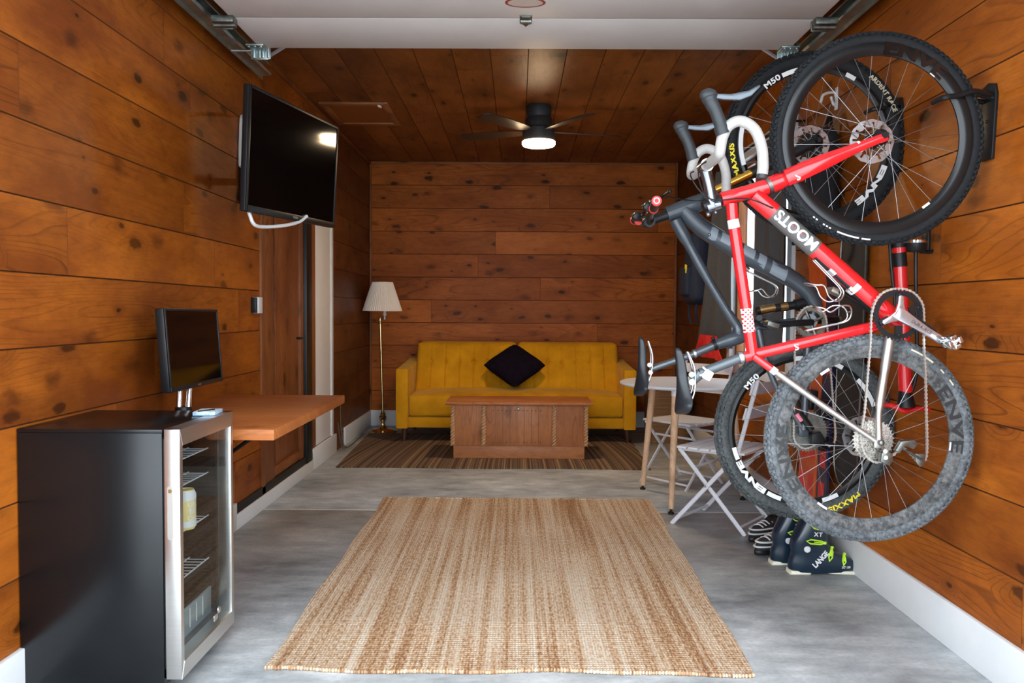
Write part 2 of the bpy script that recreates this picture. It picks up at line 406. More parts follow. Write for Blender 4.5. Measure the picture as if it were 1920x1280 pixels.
class MB:
    def __init__(s):
        s.bm = bmesh.new(); s.uv = None
    def face(s, vs):
        try: return s.bm.faces.new(vs)
        except ValueError: return None
    def box(s, c, size, rot=None, bev=0., seg=2):
        b = bmesh.new(); bmesh.ops.create_cube(b, size=1)
        for v in b.verts: v.co = V((v.co.x*size[0], v.co.y*size[1], v.co.z*size[2]))
        if bev: bmesh.ops.bevel(b, geom=b.edges[:], offset=bev, segments=seg, profile=.5, affect='EDGES')
        R = rot if isinstance(rot, Matrix) else (Euler(rot).to_matrix() if rot else Matrix.Identity(3))
        for v in b.verts: v.co = R @ v.co + V(c)
        s.merge(b); return s
    def span(s, a, b, bev=0.):
        a, b = V(a), V(b)
        return s.box((a+b)/2, [abs(x) for x in (b-a)], None, bev)
    def merge(s, b):
        vm = {}
        for v in b.verts: vm[v] = s.bm.verts.new(v.co)
        for f in b.faces: s.face([vm[v] for v in f.verts])
        b.free()
    def tube(s, pts, r, seg=10, closed=False, cap=True, flat=1., up=None):
        P = [V(p) for p in pts]; m = len(P)
        R = list(r) if isinstance(r, (list, tuple)) else [r]*m
        if len(R) != m: R = [lerp(R[0], R[-1], i/(m-1)) if len(R) == 2 else R[min(len(R)-1, int(i/(m-1)*(len(R)-1)+.5))] for i in range(m)]
        rings = []; e1 = None
        for i in range(m):
            a = P[(i-1) % m] if (closed or i > 0) else P[i]
            b = P[(i+1) % m] if (closed or i < m-1) else P[i]
            t = (b-a).normalized()
            if e1 is None:
                e1 = (V(up)-t*V(up).dot(t)).normalized() if up is not None else frame_from(t)[1]
            else:
                e1 = (e1-t*e1.dot(t)).normalized()
            e2 = t.cross(e1)
            rings.append([s.bm.verts.new(P[i]+e1*math.cos(2*PI*k/seg)*R[i]+e2*math.sin(2*PI*k/seg)*R[i]*flat) for k in range(seg)])
        for i in range(m if closed else m-1):
            A, B = rings[i], rings[(i+1) % m]
            for k in range(seg): s.face([A[k], A[(k+1) % seg], B[(k+1) % seg], B[k]])
        if cap and not closed:
            s.face(rings[0][::-1]); s.face(rings[-1])
        return s
    def lathe(s, prof, o, ax=(0, 0, 1), seg=32, closed=False, wob=None):
        ax, e1, e2 = frame_from(ax); o = V(o); rings = []
        for (r, h) in prof:
            if r < 1e-6: rings.append([s.bm.verts.new(o+ax*h)])
            else:
                rings.append([s.bm.verts.new(o+ax*h+(e1*math.cos(2*PI*k/seg)+e2*math.sin(2*PI*k/seg))*(r*(wob(k, r) if wob else 1))) for k in range(seg)])
        n = len(rings)
        for i in range(n if closed else n-1):
            A, B = rings[i], rings[(i+1) % n]
            for k in range(seg):
                q = [A[k % len(A)], A[(k+1) % len(A)], B[(k+1) % len(B)], B[k % len(B)]]
                u = []
                for v in q:
                    if v not in u: u.append(v)
                if len(u) > 2: s.face(u)
        return s
    def prism(s, poly, o, ex, ey, th, holes=None, bev=0.):
        """closed 2-D outline extruded th along ex x ey (both ways)"""
        o, ex, ey = V(o), V(ex).normalized(), V(ey).normalized(); n = ex.cross(ey)
        b = bmesh.new()
        A = [b.verts.new(o+ex*x+ey*y-n*th/2) for x, y in poly]
        B = [b.verts.new(o+ex*x+ey*y+n*th/2) for x, y in poly]
        m = len(poly)
        fa = b.faces.new(A[::-1]); fb = b.faces.new(B)
        for i in range(m): b.faces.new([A[i], A[(i+1) % m], B[(i+1) % m], B[i]])
        bmesh.ops.recalc_face_normals(b, faces=b.faces[:])
        if bev:
            ed = [e for e in b.edges if e.verts[0] in A and e.verts[1] in A or e.verts[0] in B and e.verts[1] in B]
            bmesh.ops.bevel(b, geom=ed, offset=bev, segments=2, profile=.5, affect='EDGES')
        bmesh.ops.triangulate(b, faces=[f for f in b.faces if len(f.verts) > 4])
        s.merge(b); return s
    def ball(s, c, r, sx=1, sy=1, sz=1, u=16, v=10, rot=None):
        b = bmesh.new(); bmesh.ops.create_uvsphere(b, u_segments=u, v_segments=v, radius=r)
        R = rot if rot else Matrix.Identity(3)
        for w in b.verts: w.co = R @ V((w.co.x*sx, w.co.y*sy, w.co.z*sz)) + V(c)
        s.merge(b); return s
    def grid(s, fn, nu, nv, closed_u=False, closed_v=False):
        G = [[s.bm.verts.new(fn(i/(nu if closed_u else nu-1), j/(nv if closed_v else nv-1))) for j in range(nv)] for i in range(nu)]
        for i in range(nu if closed_u else nu-1):
            for j in range(nv if closed_v else nv-1):
                i2, j2 = (i+1) % nu, (j+1) % nv
                s.face([G[i][j], G[i2][j], G[i2][j2], G[i][j2]])
        return G
    def split(s, name, material, parent):
        """each loose piece becomes an object of its own"""
        bm = s.bm; seen = set(); out = []
        for v in list(bm.verts):
            if v in seen: continue
            st = [v]; isl = []
            seen.add(v)
            while st:
                w = st.pop(); isl.append(w)
                for e in w.link_edges:
                    o = e.other_vert(w)
                    if o not in seen: seen.add(o); st.append(o)
            m = MB(); vm = {w: m.bm.verts.new(w.co) for w in isl}
            for f in {f for w in isl for f in w.link_faces}: m.face([vm[w] for w in f.verts])
            out.append(m.build(name, material, parent))
        bm.free(); return out
    def build(s, name, material, parent=None, local=False, ang=35., weld=0.):
        bm = s.bm
        if weld: bmesh.ops.remove_doubles(bm, verts=bm.verts[:], dist=weld)
        bmesh.ops.recalc_face_normals(bm, faces=bm.faces[:])
        if parent is not None and not local:
            off = root_of(parent)
            for v in bm.verts: v.co -= off
        lim = math.radians(ang)
        for e in bm.edges:
            if len(e.link_faces) == 2 and e.calc_face_angle(0) > lim: e.smooth = False
        for f in bm.faces: f.smooth = True
        me = bpy.data.meshes.new(name); bm.to_mesh(me); bm.free()
        me.materials.append(material)
        o = bpy.data.objects.new(name, me); COL.objects.link(o)
        if parent is not None: o.parent = parent
        return o

def thing(name, label, cat, loc=(0, 0, 0), rotz=0., group=None):
    o = bpy.data.objects.new(name, None); COL.objects.link(o)
    o.location = loc; o.rotation_euler = (0, 0, rotz)
    o.empty_display_size = .05
    tag(o, label, cat, group); return o
def tag(o, label, cat, group=None):
    o['label'] = label; o['category'] = cat
    if group: o['group'] = group
    return o
def struct(o, label=None):
    o['kind'] = 'structure'
    if label: o['label'] = label
    return o
def recentre(o):
    """put a one-mesh thing's origin at the middle of its base"""
    cs = [v.co for v in o.data.vertices]
    c = V(((min(p.x for p in cs)+max(p.x for p in cs))/2, (min(p.y for p in cs)+max(p.y for p in cs))/2, min(p.z for p in cs)))
    for v in o.data.vertices: v.co -= c
    o.location = c; return o
def dup(root, loc, rotz, label, group=None):
    r = root.copy(); COL.objects.link(r); r.location = loc; r.rotation_euler = (0, 0, rotz)
    r['label'] = label
    if group: r['group'] = group
    for ch in list(root.children):
        c = ch.copy(); COL.objects.link(c); c.parent = r
        for g in list(ch.children):
            d = g.copy(); COL.objects.link(d); d.parent = c
    return r

def text_geo(txt, size, space=1., bold=0.):
    cu = bpy.data.curves.new('t', 'FONT'); cu.body = txt; cu.size = size
    cu.space_character = space; cu.align_x = 'CENTER'; cu.align_y = 'CENTER'; cu.offset = bold
    cu.resolution_u = 3
    ob = bpy.data.objects.new('t', cu); COL.objects.link(ob)
    bpy.context.view_layer.update()
    me = bpy.data.meshes.new_from_object(ob.evaluated_get(bpy.context.evaluated_depsgraph_get()))
    bpy.data.objects.remove(ob); bpy.data.curves.remove(cu)
    b = bmesh.new(); b.from_mesh(me); bpy.data.meshes.remove(me)
    return b
def put_text(mb, txt, size, fn, space=1., bold=0., cuts=1, sx=1.):
    """lettering whose flat (x, y) is mapped to the surface by fn"""
    b = text_geo(txt, size, space, bold)
    bmesh.ops.triangulate(b, faces=b.faces[:])
    if cuts: bmesh.ops.subdivide_edges(b, edges=b.edges[:], cuts=cuts, use_grid_fill=True)
    for v in b.verts: v.co = fn(v.co.x*sx, v.co.y)
    mb.merge(b)
def plane_fn(o, ex, ey):
    o, ex, ey = V(o), V(ex).normalized(), V(ey).normalized()
    return lambda x, y: o+ex*x+ey*y

# ------------------------------------------------------------------ planked surfaces
def planks(name, o, eu, ev, nrm, ulen, rows, cuts=(), material=None, back=.10, seed=1, minl=.8, maxl=2.6, ch=.0028, dp=.007):
    """boards laid along eu, stacked along ev; front faces on the plane, nrm points into the room"""
    rnd = random.Random(seed)
    o, eu, ev, nrm = V(o), V(eu), V(ev), V(nrm)
    bm = bmesh.new(); uvl = bm.loops.layers.uv.new('UVMap'); tl = bm.faces.layers.float.new('tone')
    def W(u, v, d): return o+eu*u+ev*v+nrm*d
    def board(u0, u1, v0, v1, ru, rv, tone):
        if u1-u0 < .006 or v1-v0 < .006: return
        c = min(ch, (v1-v0)*.3); g = .0012
        q = [(u0, v0), (u1, v0), (u1, v1), (u0, v1)]
        i = [(u0+g, v0+c), (u1-g, v0+c), (u1-g, v1-c), (u0+g, v1-c)]
        A = [bm.verts.new(W(a, b, -dp)) for a, b in q]; B = [bm.verts.new(W(a, b, 0)) for a, b in i]
        C = [bm.verts.new(W(a, b, -back)) for a, b in q]
        fs = [(B, i, 0)]
        for k in range(4):
            fs.append(([A[k], A[(k+1) % 4], B[(k+1) % 4], B[k]], [q[k], q[(k+1) % 4], i[(k+1) % 4], i[k]], 1))
            fs.append(([C[k], C[(k+1) % 4], A[(k+1) % 4], A[k]], [q[k], q[(k+1) % 4], q[(k+1) % 4], q[k]], 1))
        fs.append((C[::-1], q[::-1], 0))
        for vs, uvs, mi in fs:
            f = bm.faces.new(vs); f[tl] = tone; f.material_index = mi
            for lp, (a, b) in zip(f.loops, uvs): lp[uvl].uv = (a+ru, b+rv)
    for r in range(len(rows)-1):
        v0, v1 = rows[r], rows[r+1]
        js = [0.]; u = rnd.uniform(.3, maxl)
        while u < ulen-.3:
            js.append(u); u += rnd.uniform(minl, maxl)
        js.append(ulen)
        for a, b in zip(js, js[1:]):
            ru, rv, tone = rnd.uniform(0, 40), rnd.uniform(0, 40), rnd.random()
            cut_v = sorted({v0, v1} | {x for c in cuts for x in (c[2], c[3]) if v0 < x < v1})
            for w0, w1 in zip(cut_v, cut_v[1:]):
                segs = [(a, b)]
                for c in cuts:
                    if c[2] < (w0+w1)/2 < c[3]:
                        ns = []
                        for s0, s1 in segs:
                            if c[1] <= s0 or c[0] >= s1: ns.append((s0, s1)); continue
                            if s0 < c[0]: ns.append((s0, c[0]))
                            if s1 > c[1]: ns.append((c[1], s1))
                        segs = ns
                for s0, s1 in segs: board(s0, s1, w0, w1, ru, rv, tone)
    bmesh.ops.recalc_face_normals(bm, faces=bm.faces[:])
    me = bpy.data.meshes.new(name); bm.to_mesh(me); bm.free(); me.materials.append(material); me.materials.append(M['gap'])
    ob = bpy.data.objects.new(name, me); COL.objects.link(ob); ob['kind'] = 'structure'
    return ob

# ------------------------------------------------------------------ the room
XL, XR, XR2, YF, YB, ZC = -1.535, 1.57, 1.645, 1.6, 8.3, 2.73
rows = [.0]+[.131+.236*k for k in range(12)]
rows = [r for r in rows if r < ZC-.05]+[ZC+.1]
DOOR = (4.76, 6.63)
LW = planks('wall_left', (XL, YF, 0), (0, 1, 0), (0, 0, 1), (1, 0, 0), 6.6-YF, rows, [(DOOR[0]-YF, 9, 0, 2.255)], M['pine'], seed=3, minl=1.2, maxl=3.2)
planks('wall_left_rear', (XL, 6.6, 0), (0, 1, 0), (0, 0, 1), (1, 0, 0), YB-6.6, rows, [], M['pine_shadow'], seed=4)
WIN = (4.62, 5.86, .839, 2.255)
YS = 6.2
RW = planks('wall_right', (XR, YF, 0), (0, 1, 0), (0, 0, 1), (-1, 0, 0), YS-YF, rows, [(WIN[0]-YF, WIN[1]-YF, WIN[2], WIN[3])], M['pine'], seed=8, minl=1.2, maxl=3.2)
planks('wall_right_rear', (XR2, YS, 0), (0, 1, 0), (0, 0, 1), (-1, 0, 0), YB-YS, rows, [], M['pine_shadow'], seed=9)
planks('wall_back', (XL-.1, YB, 0), (1, 0, 0), (0, 0, 1), (0, -1, 0), XR2-XL+.2, rows, [], M['pine_back'], seed=22, minl=1.2, maxl=3.4)
nb = 14
planks('ceiling', (XL, YF, ZC), (0, 1, 0), (1, 0, 0), (0, 0, -1), YB-YF, [(XR2-XL)*k/nb for k in range(nb+1)], [], M['pine_dark'], seed=31, minl=1.5, maxl=3.)

fl = MB()
fl.span((-6, -7, -.12), (6, YF-.01, -.02)); fl.build('ground_driveway', M['drive'])['kind'] = 'structure'
f2 = MB()
f2.span((XL-.1, YF, -.12), (XR2+.1, 4.760, 0), .004); f2.span((XL-.1, 4.778, -.12), (XR2+.1, YB+.1, 0), .004)
floor = struct(f2.build('floor', M['concrete']))
q = MB(); q.span((XL-.1, 4.758, -.1), (XR2+.1, 4.780, -.0015)); q.build('expansion_joint', M['jointfill'], floor)
fr = MB()
fr.span((-3.2, YF-.12, 0), (-1.36, YF, 2.9)); fr.span((1.40, YF-.12, 0), (3.2, YF, 2.9)); fr.span((-1.36, YF-.12, 2.36), (1.40, YF, 2.9))
struct(fr.build('wall_front', M['white']))
rf = MB(); rf.span((XL-.12, YF, ZC+.10), (XR2+.12, YB+.12, ZC+.16)); struct(rf.build('trim_roof', M['trimwood_y']))

# baseboards
b = MB()
b.span((XL, YF, 0), (XL+.018, 4.30, .15), .003)
struct(b.build('baseboard_left', M['white']))
b = MB(); b.span((XL, 4.30, 0), (XL+.018, 5.93, .085), .003); struct(b.build('baseboard_left_low', M['white']))
b = MB(); b.span((XL, 5.93, 0), (XL+.018, 6.70, .16), .003); struct(b.build('baseboard_left_tall', M['white']))
b = MB(); b.span((XL, 7.04, 0), (XL+.018, YB-.018, .16), .003); struct(b.build('baseboard_left_rear', M['white']))
b = MB(); b.span((XR-.018, YF, 0), (XR, YS, .163), .003); struct(b.build('baseboard_right', M['white']))
b = MB(); b.span((XR2-.018, YS, 0), (XR2, YB-.018, .163), .003); struct(b.build('baseboard_right_rear', M['white']))
b = MB(); b.span((XL, YB-.018, 0), (XR2, YB, .163), .003); struct(b.build('baseboard_back', M['white']))
b = MB(); b.span((XR, YS-.012, 0), (XR2+.1, YS, ZC)); struct(b.build('trim_wall_return', M['trimwood']))

# back wall corner moulding
b = MB(); b.span((XL+.001, YB-.02, .163), (XL+.022, YB, ZC), .004); struct(b.build('trim_1', M['trimwood']))
b = MB(); b.span((XR2-.03, YB-.02, .163), (XR2-.004, YB, ZC), .004); struct(b.build('trim_2', M['trimwood']))
b = MB(); b.span((XL+.022, YB-.02, ZC-.024), (XR2-.03, YB, ZC), .004); struct(b.build('trim_3', M['trimwood_x']))
b = MB(); b.span((XL, YF, ZC-.03), (XL+.018, YB-.02, ZC), .004); struct(b.build('trim_4', M['trimwood_y']))

# side door in the left wall
def strip(name, y0, y1, z0, z1, d0, d1, m, bev=.002):
    q = MB(); q.span((XL+d0, y0, z0), (XL+d1, y1, z1), bev); return struct(q.build(name, m))
strip('trim_5', 4.755, 4.815, .085, 2.255, -.06, .012, M['trimwood'])
strip('trim_6', 4.824, 5.02, .085, 2.255, -.06, .004, M['trimwood'])
q = MB(); q.span((XL-.06, 5.03, .20), (XL-.02, 5.66, 2.255), .002)
door = struct(q.build('door_1', M['doorwood']))
q = MB(); q.span((XL-.022, 5.10, .22), (XL-.012, 5.58, 1.98), .004); q.build('door_panel', M['doorwood'], door)
q = MB(); q.tube([(XL-.02, 5.62, 1.0), (XL+.02, 5.62, 1.0), (XL+.02, 5.57, 1.0)], .008, 8); q.build('door_handle', M['black'], door)
strip('trim_7', 4.30, 5.93, .085, .135, 0, .012, M['grime'])
strip('trim_8', 5.03, 5.70, .135, .20, -.06, -.004, M['trimwood_y'])
strip('trim_9', 5.66, 5.735, .135, 2.255, -.06, -.002, M['trimwood'])
q = MB(); q.span((XL-.06, 5.74, .085), (XL+.022, 5.89, 2.255), .006); struct(q.build('trim_10', M['black']))
strip('trim_11', 5.89, 6.045, .16, 2.255, -.06, .006, M['trimwood'])
strip('trim_12', 6.045, 6.57, .16, 2.255, -.06, -.004, M['panelwhite'])
strip('trim_13', 6.57, 6.63, .16, 2.255, -.06, .008, M['white'])
q = MB(); q.span((XL-.12, 4.7, 0), (XL-.06, 6.7, 2.3)); struct(q.build('trim_14', M['trimwood_y']))

# window with white frame in the right wall
q = MB()
y0, y1, z0, z1 = WIN
for a, c in (((y0-.07, z0-.07), (y0+.01, z1+.07)), ((y1-.01, z0-.07), (y1+.07, z1+.07)), ((y0, z1-.01), (y1, z1+.07)), ((y0, z0-.07), (y1, z0+.01))):
    q.span((XR-.022, a[0], a[1]), (XR+.02, c[0], c[1]), .003)
struct(q.build('trim_15', M['white']))
q = MB()
for a, c in (((y0, z0), (y0+.05, z1)), ((y1-.05, z0), (y1, z1)), ((y0, z1-.05), (y1, z1)), ((y0, z0), (y1, z0+.06)), ((5.13, z0), (5.42, z1))):
    q.span((XR+.02, a[0], a[1]), (XR+.07, c[0], c[1]), .002)
wnd = struct(q.build('window_1', M['trimwood']))
q = MB(); q.span((XR+.042, y0+.05, z0+.06), (XR+.048, 5.13, z1-.05)); q.build('window_pane', M['glass'], wnd)
q = MB(); q.span((XR+.042, 5.42, z0+.06), (XR+.048, y1-.05, z1-.05)); q.build('window_pane', M['glass'], wnd)

# attic hatch in the ceiling
c = [PZ(585, 190, ZC), PZ(728, 187, ZC), PZ(740, 228, ZC), PZ(632, 231, ZC)]
hx0, hx1 = -1.475, -.965; hy0, hy1 = c[0].y, c[3].y
q = MB()
for a, d in (((hx0, hy0), (hx1, hy0+.06)), ((hx0, hy1-.06), (hx1, hy1)), ((hx0, hy0+.0605), (hx0+.05, hy1-.0605)), ((hx1-.05, hy0+.0605), (hx1, hy1-.0605))):
    q.span((a[0], a[1], ZC-.018), (d[0], d[1], ZC), .003)
hatch = struct(q.build('trim_attic_hatch', M['trimwood_x']))
q = MB(); q.span((hx0+.05, hy0+.06, ZC-.008), (hx1-.05, hy1-.06, ZC)); q.build('hatch_panel', M['pine_dark'], hatch)
q = MB(); p = PZ(711, 198, ZC-.01)
q.tube(catmull([p+V((-.012, .02, 0)), p+V((.012, .008, -.012)), p+V((.012, -.03, -.012)), p+V((-.006, -.045, -.004))], 5), .006, 8)
q.build('hatch_handle', M['whiteplastic'], hatch)

# ------------------------------------------------------------------ overhead garage door
gd = thing('garage_door', 'white panelled overhead garage door rolled up flat under the ceiling', 'garage door', (0, 2.9, 2.53))
ZD = 2.53
ys = [1.75, 2.18, 2.70, 3.19, 3.695, 4.122]
for a, c in zip(ys, ys[1:]):
    q = MB(); q.span((-1.32, a+.003, ZD), (1.365, c-.003, ZD+.045), .004); q.build('door_section', M['panelwhite'], gd)
for y in ys[1:-1]:
    q = MB(); q.span((-1.318, y-.0031, ZD+.002), (1.363, y+.0031, ZD+.04)); q.build('section_seal', M['grime'], gd)
def hinge(x, y):
    q = MB()
    q.span((x-.028, y-.045, ZD-.006), (x+.028, y+.05, ZD+.001), .002)
    q.tube([(x-.024, y, ZD-.012), (x+.024, y, ZD-.012)], .012, 10)
    q.prism([(-.020, -.05), (.020, -.05), (.012, .045), (0, .07), (-.012, .045)], (x, y, ZD-.010), (1, 0, 0), (0, 1, 0), .006)
    for dx in (-.017, .017):
        for dy in (-.034, .036): q.ball((x+dx, y+dy, ZD-.010), .006, 1, 1, .6, 8, 6)
    q.build('hinge', M['galvdark'], gd)
hinge(.03, 3.695)
def bracket(x, y, sgn, m):
    q = MB()
    q.span((x-.045, y-.055, ZD-.010), (x+.045, y+.035, ZD+.001), .003)
    for k in (-1, 0, 1): q.span((x+k*.03-.006, y-.05, ZD-.018), (x+k*.03+.006, y+.03, ZD-.008), .003)
    q.span((x-.045, y+.028, ZD-.055), (x+.045, y+.036, ZD), .003)
    q.tube([(x+sgn*.03, y-.01, ZD-.022), (x+sgn*.13, y-.01, ZD-.022)], .007, 8)
    q.build('roller_bracket', m, gd)
bracket(-1.325, 4.10, -1, M['galv']); bracket(1.355, 4.10, 1, M['galv'])
for x in (-1.315, 1.372):
    q = MB(); q.span((x-.046, 4.126, 2.478), (x+.046, 4.132, 2.60), .002)
    for k in (-1, -.2, .25, 1): q.span((x+k*.037-.007, 4.116, 2.48), (x+k*.037+.007, 4.128, 2.598), .004)
    q.span((x-.046, 4.10, 2.588), (x+.046, 4.132, 2.598), .002); q.build('end_bracket', M['galv'], gd)
for x in (-1.345, 1.385):
    q = MB(); q.span((x-.050, 3.66, 2.50), (x+.050, 3.72, 2.531), .004); q.span((x-.052, 3.715, 2.485), (x+.03, 3.725, 2.535), .002); q.tube([(x-.05, 3.70, 2.497), (x+.05, 3.70, 2.497)], .012, 10)
    q.build('side_hinge', M['galvdark'], gd)
q = MB(); o = PZ(985, 5, ZD-.001)
q.prism([(.088*math.cos(a*PI/16), .055*math.sin(a*PI/16)) for a in range(32)], o, (1, 0, 0), (0, 1, 0), .0016)
st = q.build('sticker', mat('sticker_rust', (.30, .05, .035), .5), gd)
q = MB(); q.prism([(.076*math.cos(a*PI/16), .042*math.sin(a*PI/16)) for a in range(32)], o-V((0, 0, .0012)), (1, 0, 0), (0, 1, 0), .0012)
q.build('sticker_face', mat('sticker_cream', (.62, .50, .44), .5), st)

def track(name, x, sgn, label, y1):
    t = thing(name, label, 'door track', (x, 3.2, 2.57))
    q = MB(); z = 2.565
    prof = [(-.030, -.034), (-.030, .034), (.020, .034), (.026, .022), (.022, .018), (.016, .028), (-.024, .028), (-.024, -.028), (.016, -.028), (.022, -.018), (.026, -.022), (.020, -.034)]
    q.prism([(-sgn*a, c) for a, c in prof], (x, (1.7+y1)/2, z), (1, 0, 0), (0, 0, 1), y1-1.7)
    q.build('rail', M['galv'], t)
    q = MB(); q.span((x+sgn*.030, 1.7, z-.052), (x+sgn*.037, y1+.02, z+.052), .001); q.build('angle_iron', M['galv'], t)
    for yy in (2.3, 3.1, 3.9, 4.5):
        q = MB(); q.tube([(x+sgn*.02, yy, z), (x+sgn*.045, yy, z)], .010, 6); q.build('bolt', M['galvdark'], t)
    q = MB(); a = V((x-sgn*.003, 4.55, z+.046)); c = V((x-sgn*.83, 3.75, ZC-.014))
    q.tube([a, c], .011, 6); q.tube([c, c+V((0, 0, .013))], .02, 6); sb_ = q.build('sway_brace', M['whitemetal'])
    recentre(sb_); tag(sb_, 'white sway brace from the '+('left' if sgn < 0 else 'right')+' garage door track up to the ceiling', 'brace')
    return t
track('garage_door_track', -1.435, -1, 'galvanised steel garage door track along the top of the left wall', 4.60)
track('garage_door_track', 1.475, 1, 'galvanised steel garage door track along the top of the right wall above the bicycles', 4.60)

# ------------------------------------------------------------------ ceiling fan with light
fx, fy = .15, 6.03
fan = thing('ceiling_fan', 'black low ceiling fan with a round lit lamp underneath', 'fan', (fx, fy, ZC))
q = MB(); q.lathe([(0, 0), (.088, 0), (.095, -.02), (.090, -.075), (.083, -.095), (0, -.095)], (fx, fy, ZC), seg=40); q.build('canopy', M['blackmatte'], fan)
q = MB(); q.lathe([(0, -.09), (.092, -.09), (.100, -.10), (.104, -.155), (.095, -.165), (.118, -.175), (.122, -.26), (.118, -.268), (0, -.268)], (fx, fy, ZC), seg=40); q.build('motor_housing', M['blackmatte'], fan)
q = MB(); q.lathe([(.118, -.262), (.124, -.268), (.124, -.285), (.116, -.296), (.07, -.306), (0, -.309)], (fx, fy, ZC), seg=40)
q.build('lamp_diffuser', M['glow'], fan)
for deg in (14, -58, -130, 158, 86):
    a = math.radians(deg); ex = V((math.cos(a), math.sin(a), 0)); ey = V((-math.sin(a), math.cos(a), .20)).normalized()
    q = MB()
    q.prism([(.10, -.022), (.19, -.050), (.40, -.066), (.60, -.062), (.635, -.040), (.64, .03), (.61, .062), (.40, .062), (.19, .045), (.10, .022)], (fx, fy, ZC-.190), ex, ey, .008, bev=.002)
    q.build('fan_blade', mat('blade_walnut', (.035, .018, .011), .45) if 'blade_walnut' not in bpy.data.materials else bpy.data.materials['blade_walnut'], fan)
lp = bpy.data.lights.new('fan_bulb', 'AREA'); lp.shape = 'DISK'; lp.size = .22; lp.energy = 11; lp.color = (1, .72, .42)
lo = bpy.data.objects.new('fan_bulb', lp); COL.objects.link(lo); lo.location = (0, 0, -.315); lo.parent = fan

# ------------------------------------------------------------------ rugs
def rug():
    x0, x1, ya, yb = -.838, .815, 2.61, 5.035
    q = MB(); rnd = random.Random(4)
    nx, ny = 64, 80
    def edge(x): return .010*math.sin(x*6.1+.6)+.006*math.sin(x*15)
    def top(u, v):
        x = lerp(x0, lerp(.788, .85, v), u)+.006*math.sin(v*17)*(1 if u in (0., 1.) else 0); y = lerp(ya, yb, v)+edge(x)*(1-v)
        return V((x, y, .010+.0022*math.sin(x*9+y*4)+.0015*math.sin(y*13)))
    G = q.grid(top, nx, ny)
    def bot(u, v): p = top(u, v); return V((p.x, p.y, 0.0005))
    B = q.grid(bot, nx, ny)
    for i in range(nx-1):
        q.face([G[i][0], G[i+1][0], B[i+1][0], B[i][0]]); q.face([G[i][-1], G[i+1][-1], B[i+1][-1], B[i][-1]])
    for j in range(ny-1):
        q.face([G[0][j], G[0][j+1], B[0][j+1], B[0][j]]); q.face([G[-1][j], G[-1][j+1], B[-1][j+1], B[-1][j]])
    o = q.build('jute_rug', M['jute'])
    tag(o, 'natural tan jute rug lying in the middle of the concrete floor', 'rug')
    for vv, sg in ((0., -1), (1., 1)):
        n = 150; h = MB()
        for i in range(n):
            p = top((i+.5)/n, vv)
            h.ball((p.x, p.y+sg*rnd.uniform(.001, .006), .008), rnd.uniform(.0065, .0085), .9, 1.1, .95, 6, 5)
        h.build('knotted_edge', M['jute'], o)
rug()
q = MB()
def rg(u, v, z):
    y = lerp(6.04, 7.72, v); x = lerp(-1.375-.06*v, 1.02+.05*v, u)
    return V((x, y+.012*math.sin(x*5)*(1-v), z))
G = q.grid(lambda u, v: rg(u, v, .009), 40, 24); B = q.grid(lambda u, v: rg(u, v, .0005), 40, 24)
for i in range(39):
    for j in (0, -1): q.face([G[i][j], G[i+1][j], B[i+1][j], B[i][j]])
for j in range(23):
    for i in (0, -1): q.face([G[i][j], G[i][j+1], B[i][j+1], B[i][j]])
o = q.build('striped_rug', M['stripes']); tag(o, 'dark brown striped woven rug under the sofa and the wooden chest', 'rug')

# ------------------------------------------------------------------ sofa
sx = -.005
sofa = thing('sofa', 'mustard yellow velvet sofa with button-tufted back against the back wall', 'sofa', (sx, 7.65, 0))
q = MB(); q.span((-.99, 7.235, .135), (.97, 8.1, .236), .012); q.build('base_rail', M['velvet'], sofa)
def seat_fn():
    q = MB(); x0, x1, y0, y1, z0, z1 = -.985, .965, 7.215, 8.0, .240, .432
    q.span((x0, y0, z0), (x1, y1, z1), .03)
    bm = q.bm
    bmesh.ops.subdivide_edges(bm, edges=[e for e in bm.edges if e.calc_length() > .3], cuts=14, use_grid_fill=True)
    for v in bm.verts:
        if v.co.z > .40:
            a = 1-abs((v.co.x-(x0+x1)/2)/((x1-x0)/2))**4; c = 1-abs((v.co.y-(y0+y1)/2)/((y1-y0)/2))**3
            v.co.z += .035*max(0, a)*max(0, c)
    q.build('seat_cushion', M['velvet'], sofa)
seat_fn()
for s, (xa, xb) in ((-1, (-1.098, -.985)), (1, (.965, 1.078))):
    q = MB()
    prof = [(7.195, .133), (8.12, .133), (8.12, .72), (7.80, .70), (7.40, .677), (7.205, .672), (7.195, .655)]
    q.prism([(y, z) for y, z in prof], ((xa+xb)/2, 0, 0), (0, 1, 0), (0, 0, 1), xb-xa, bev=.014)
    q.build('armrest', M['velvet'], sofa, weld=.0005)
BTN = {}
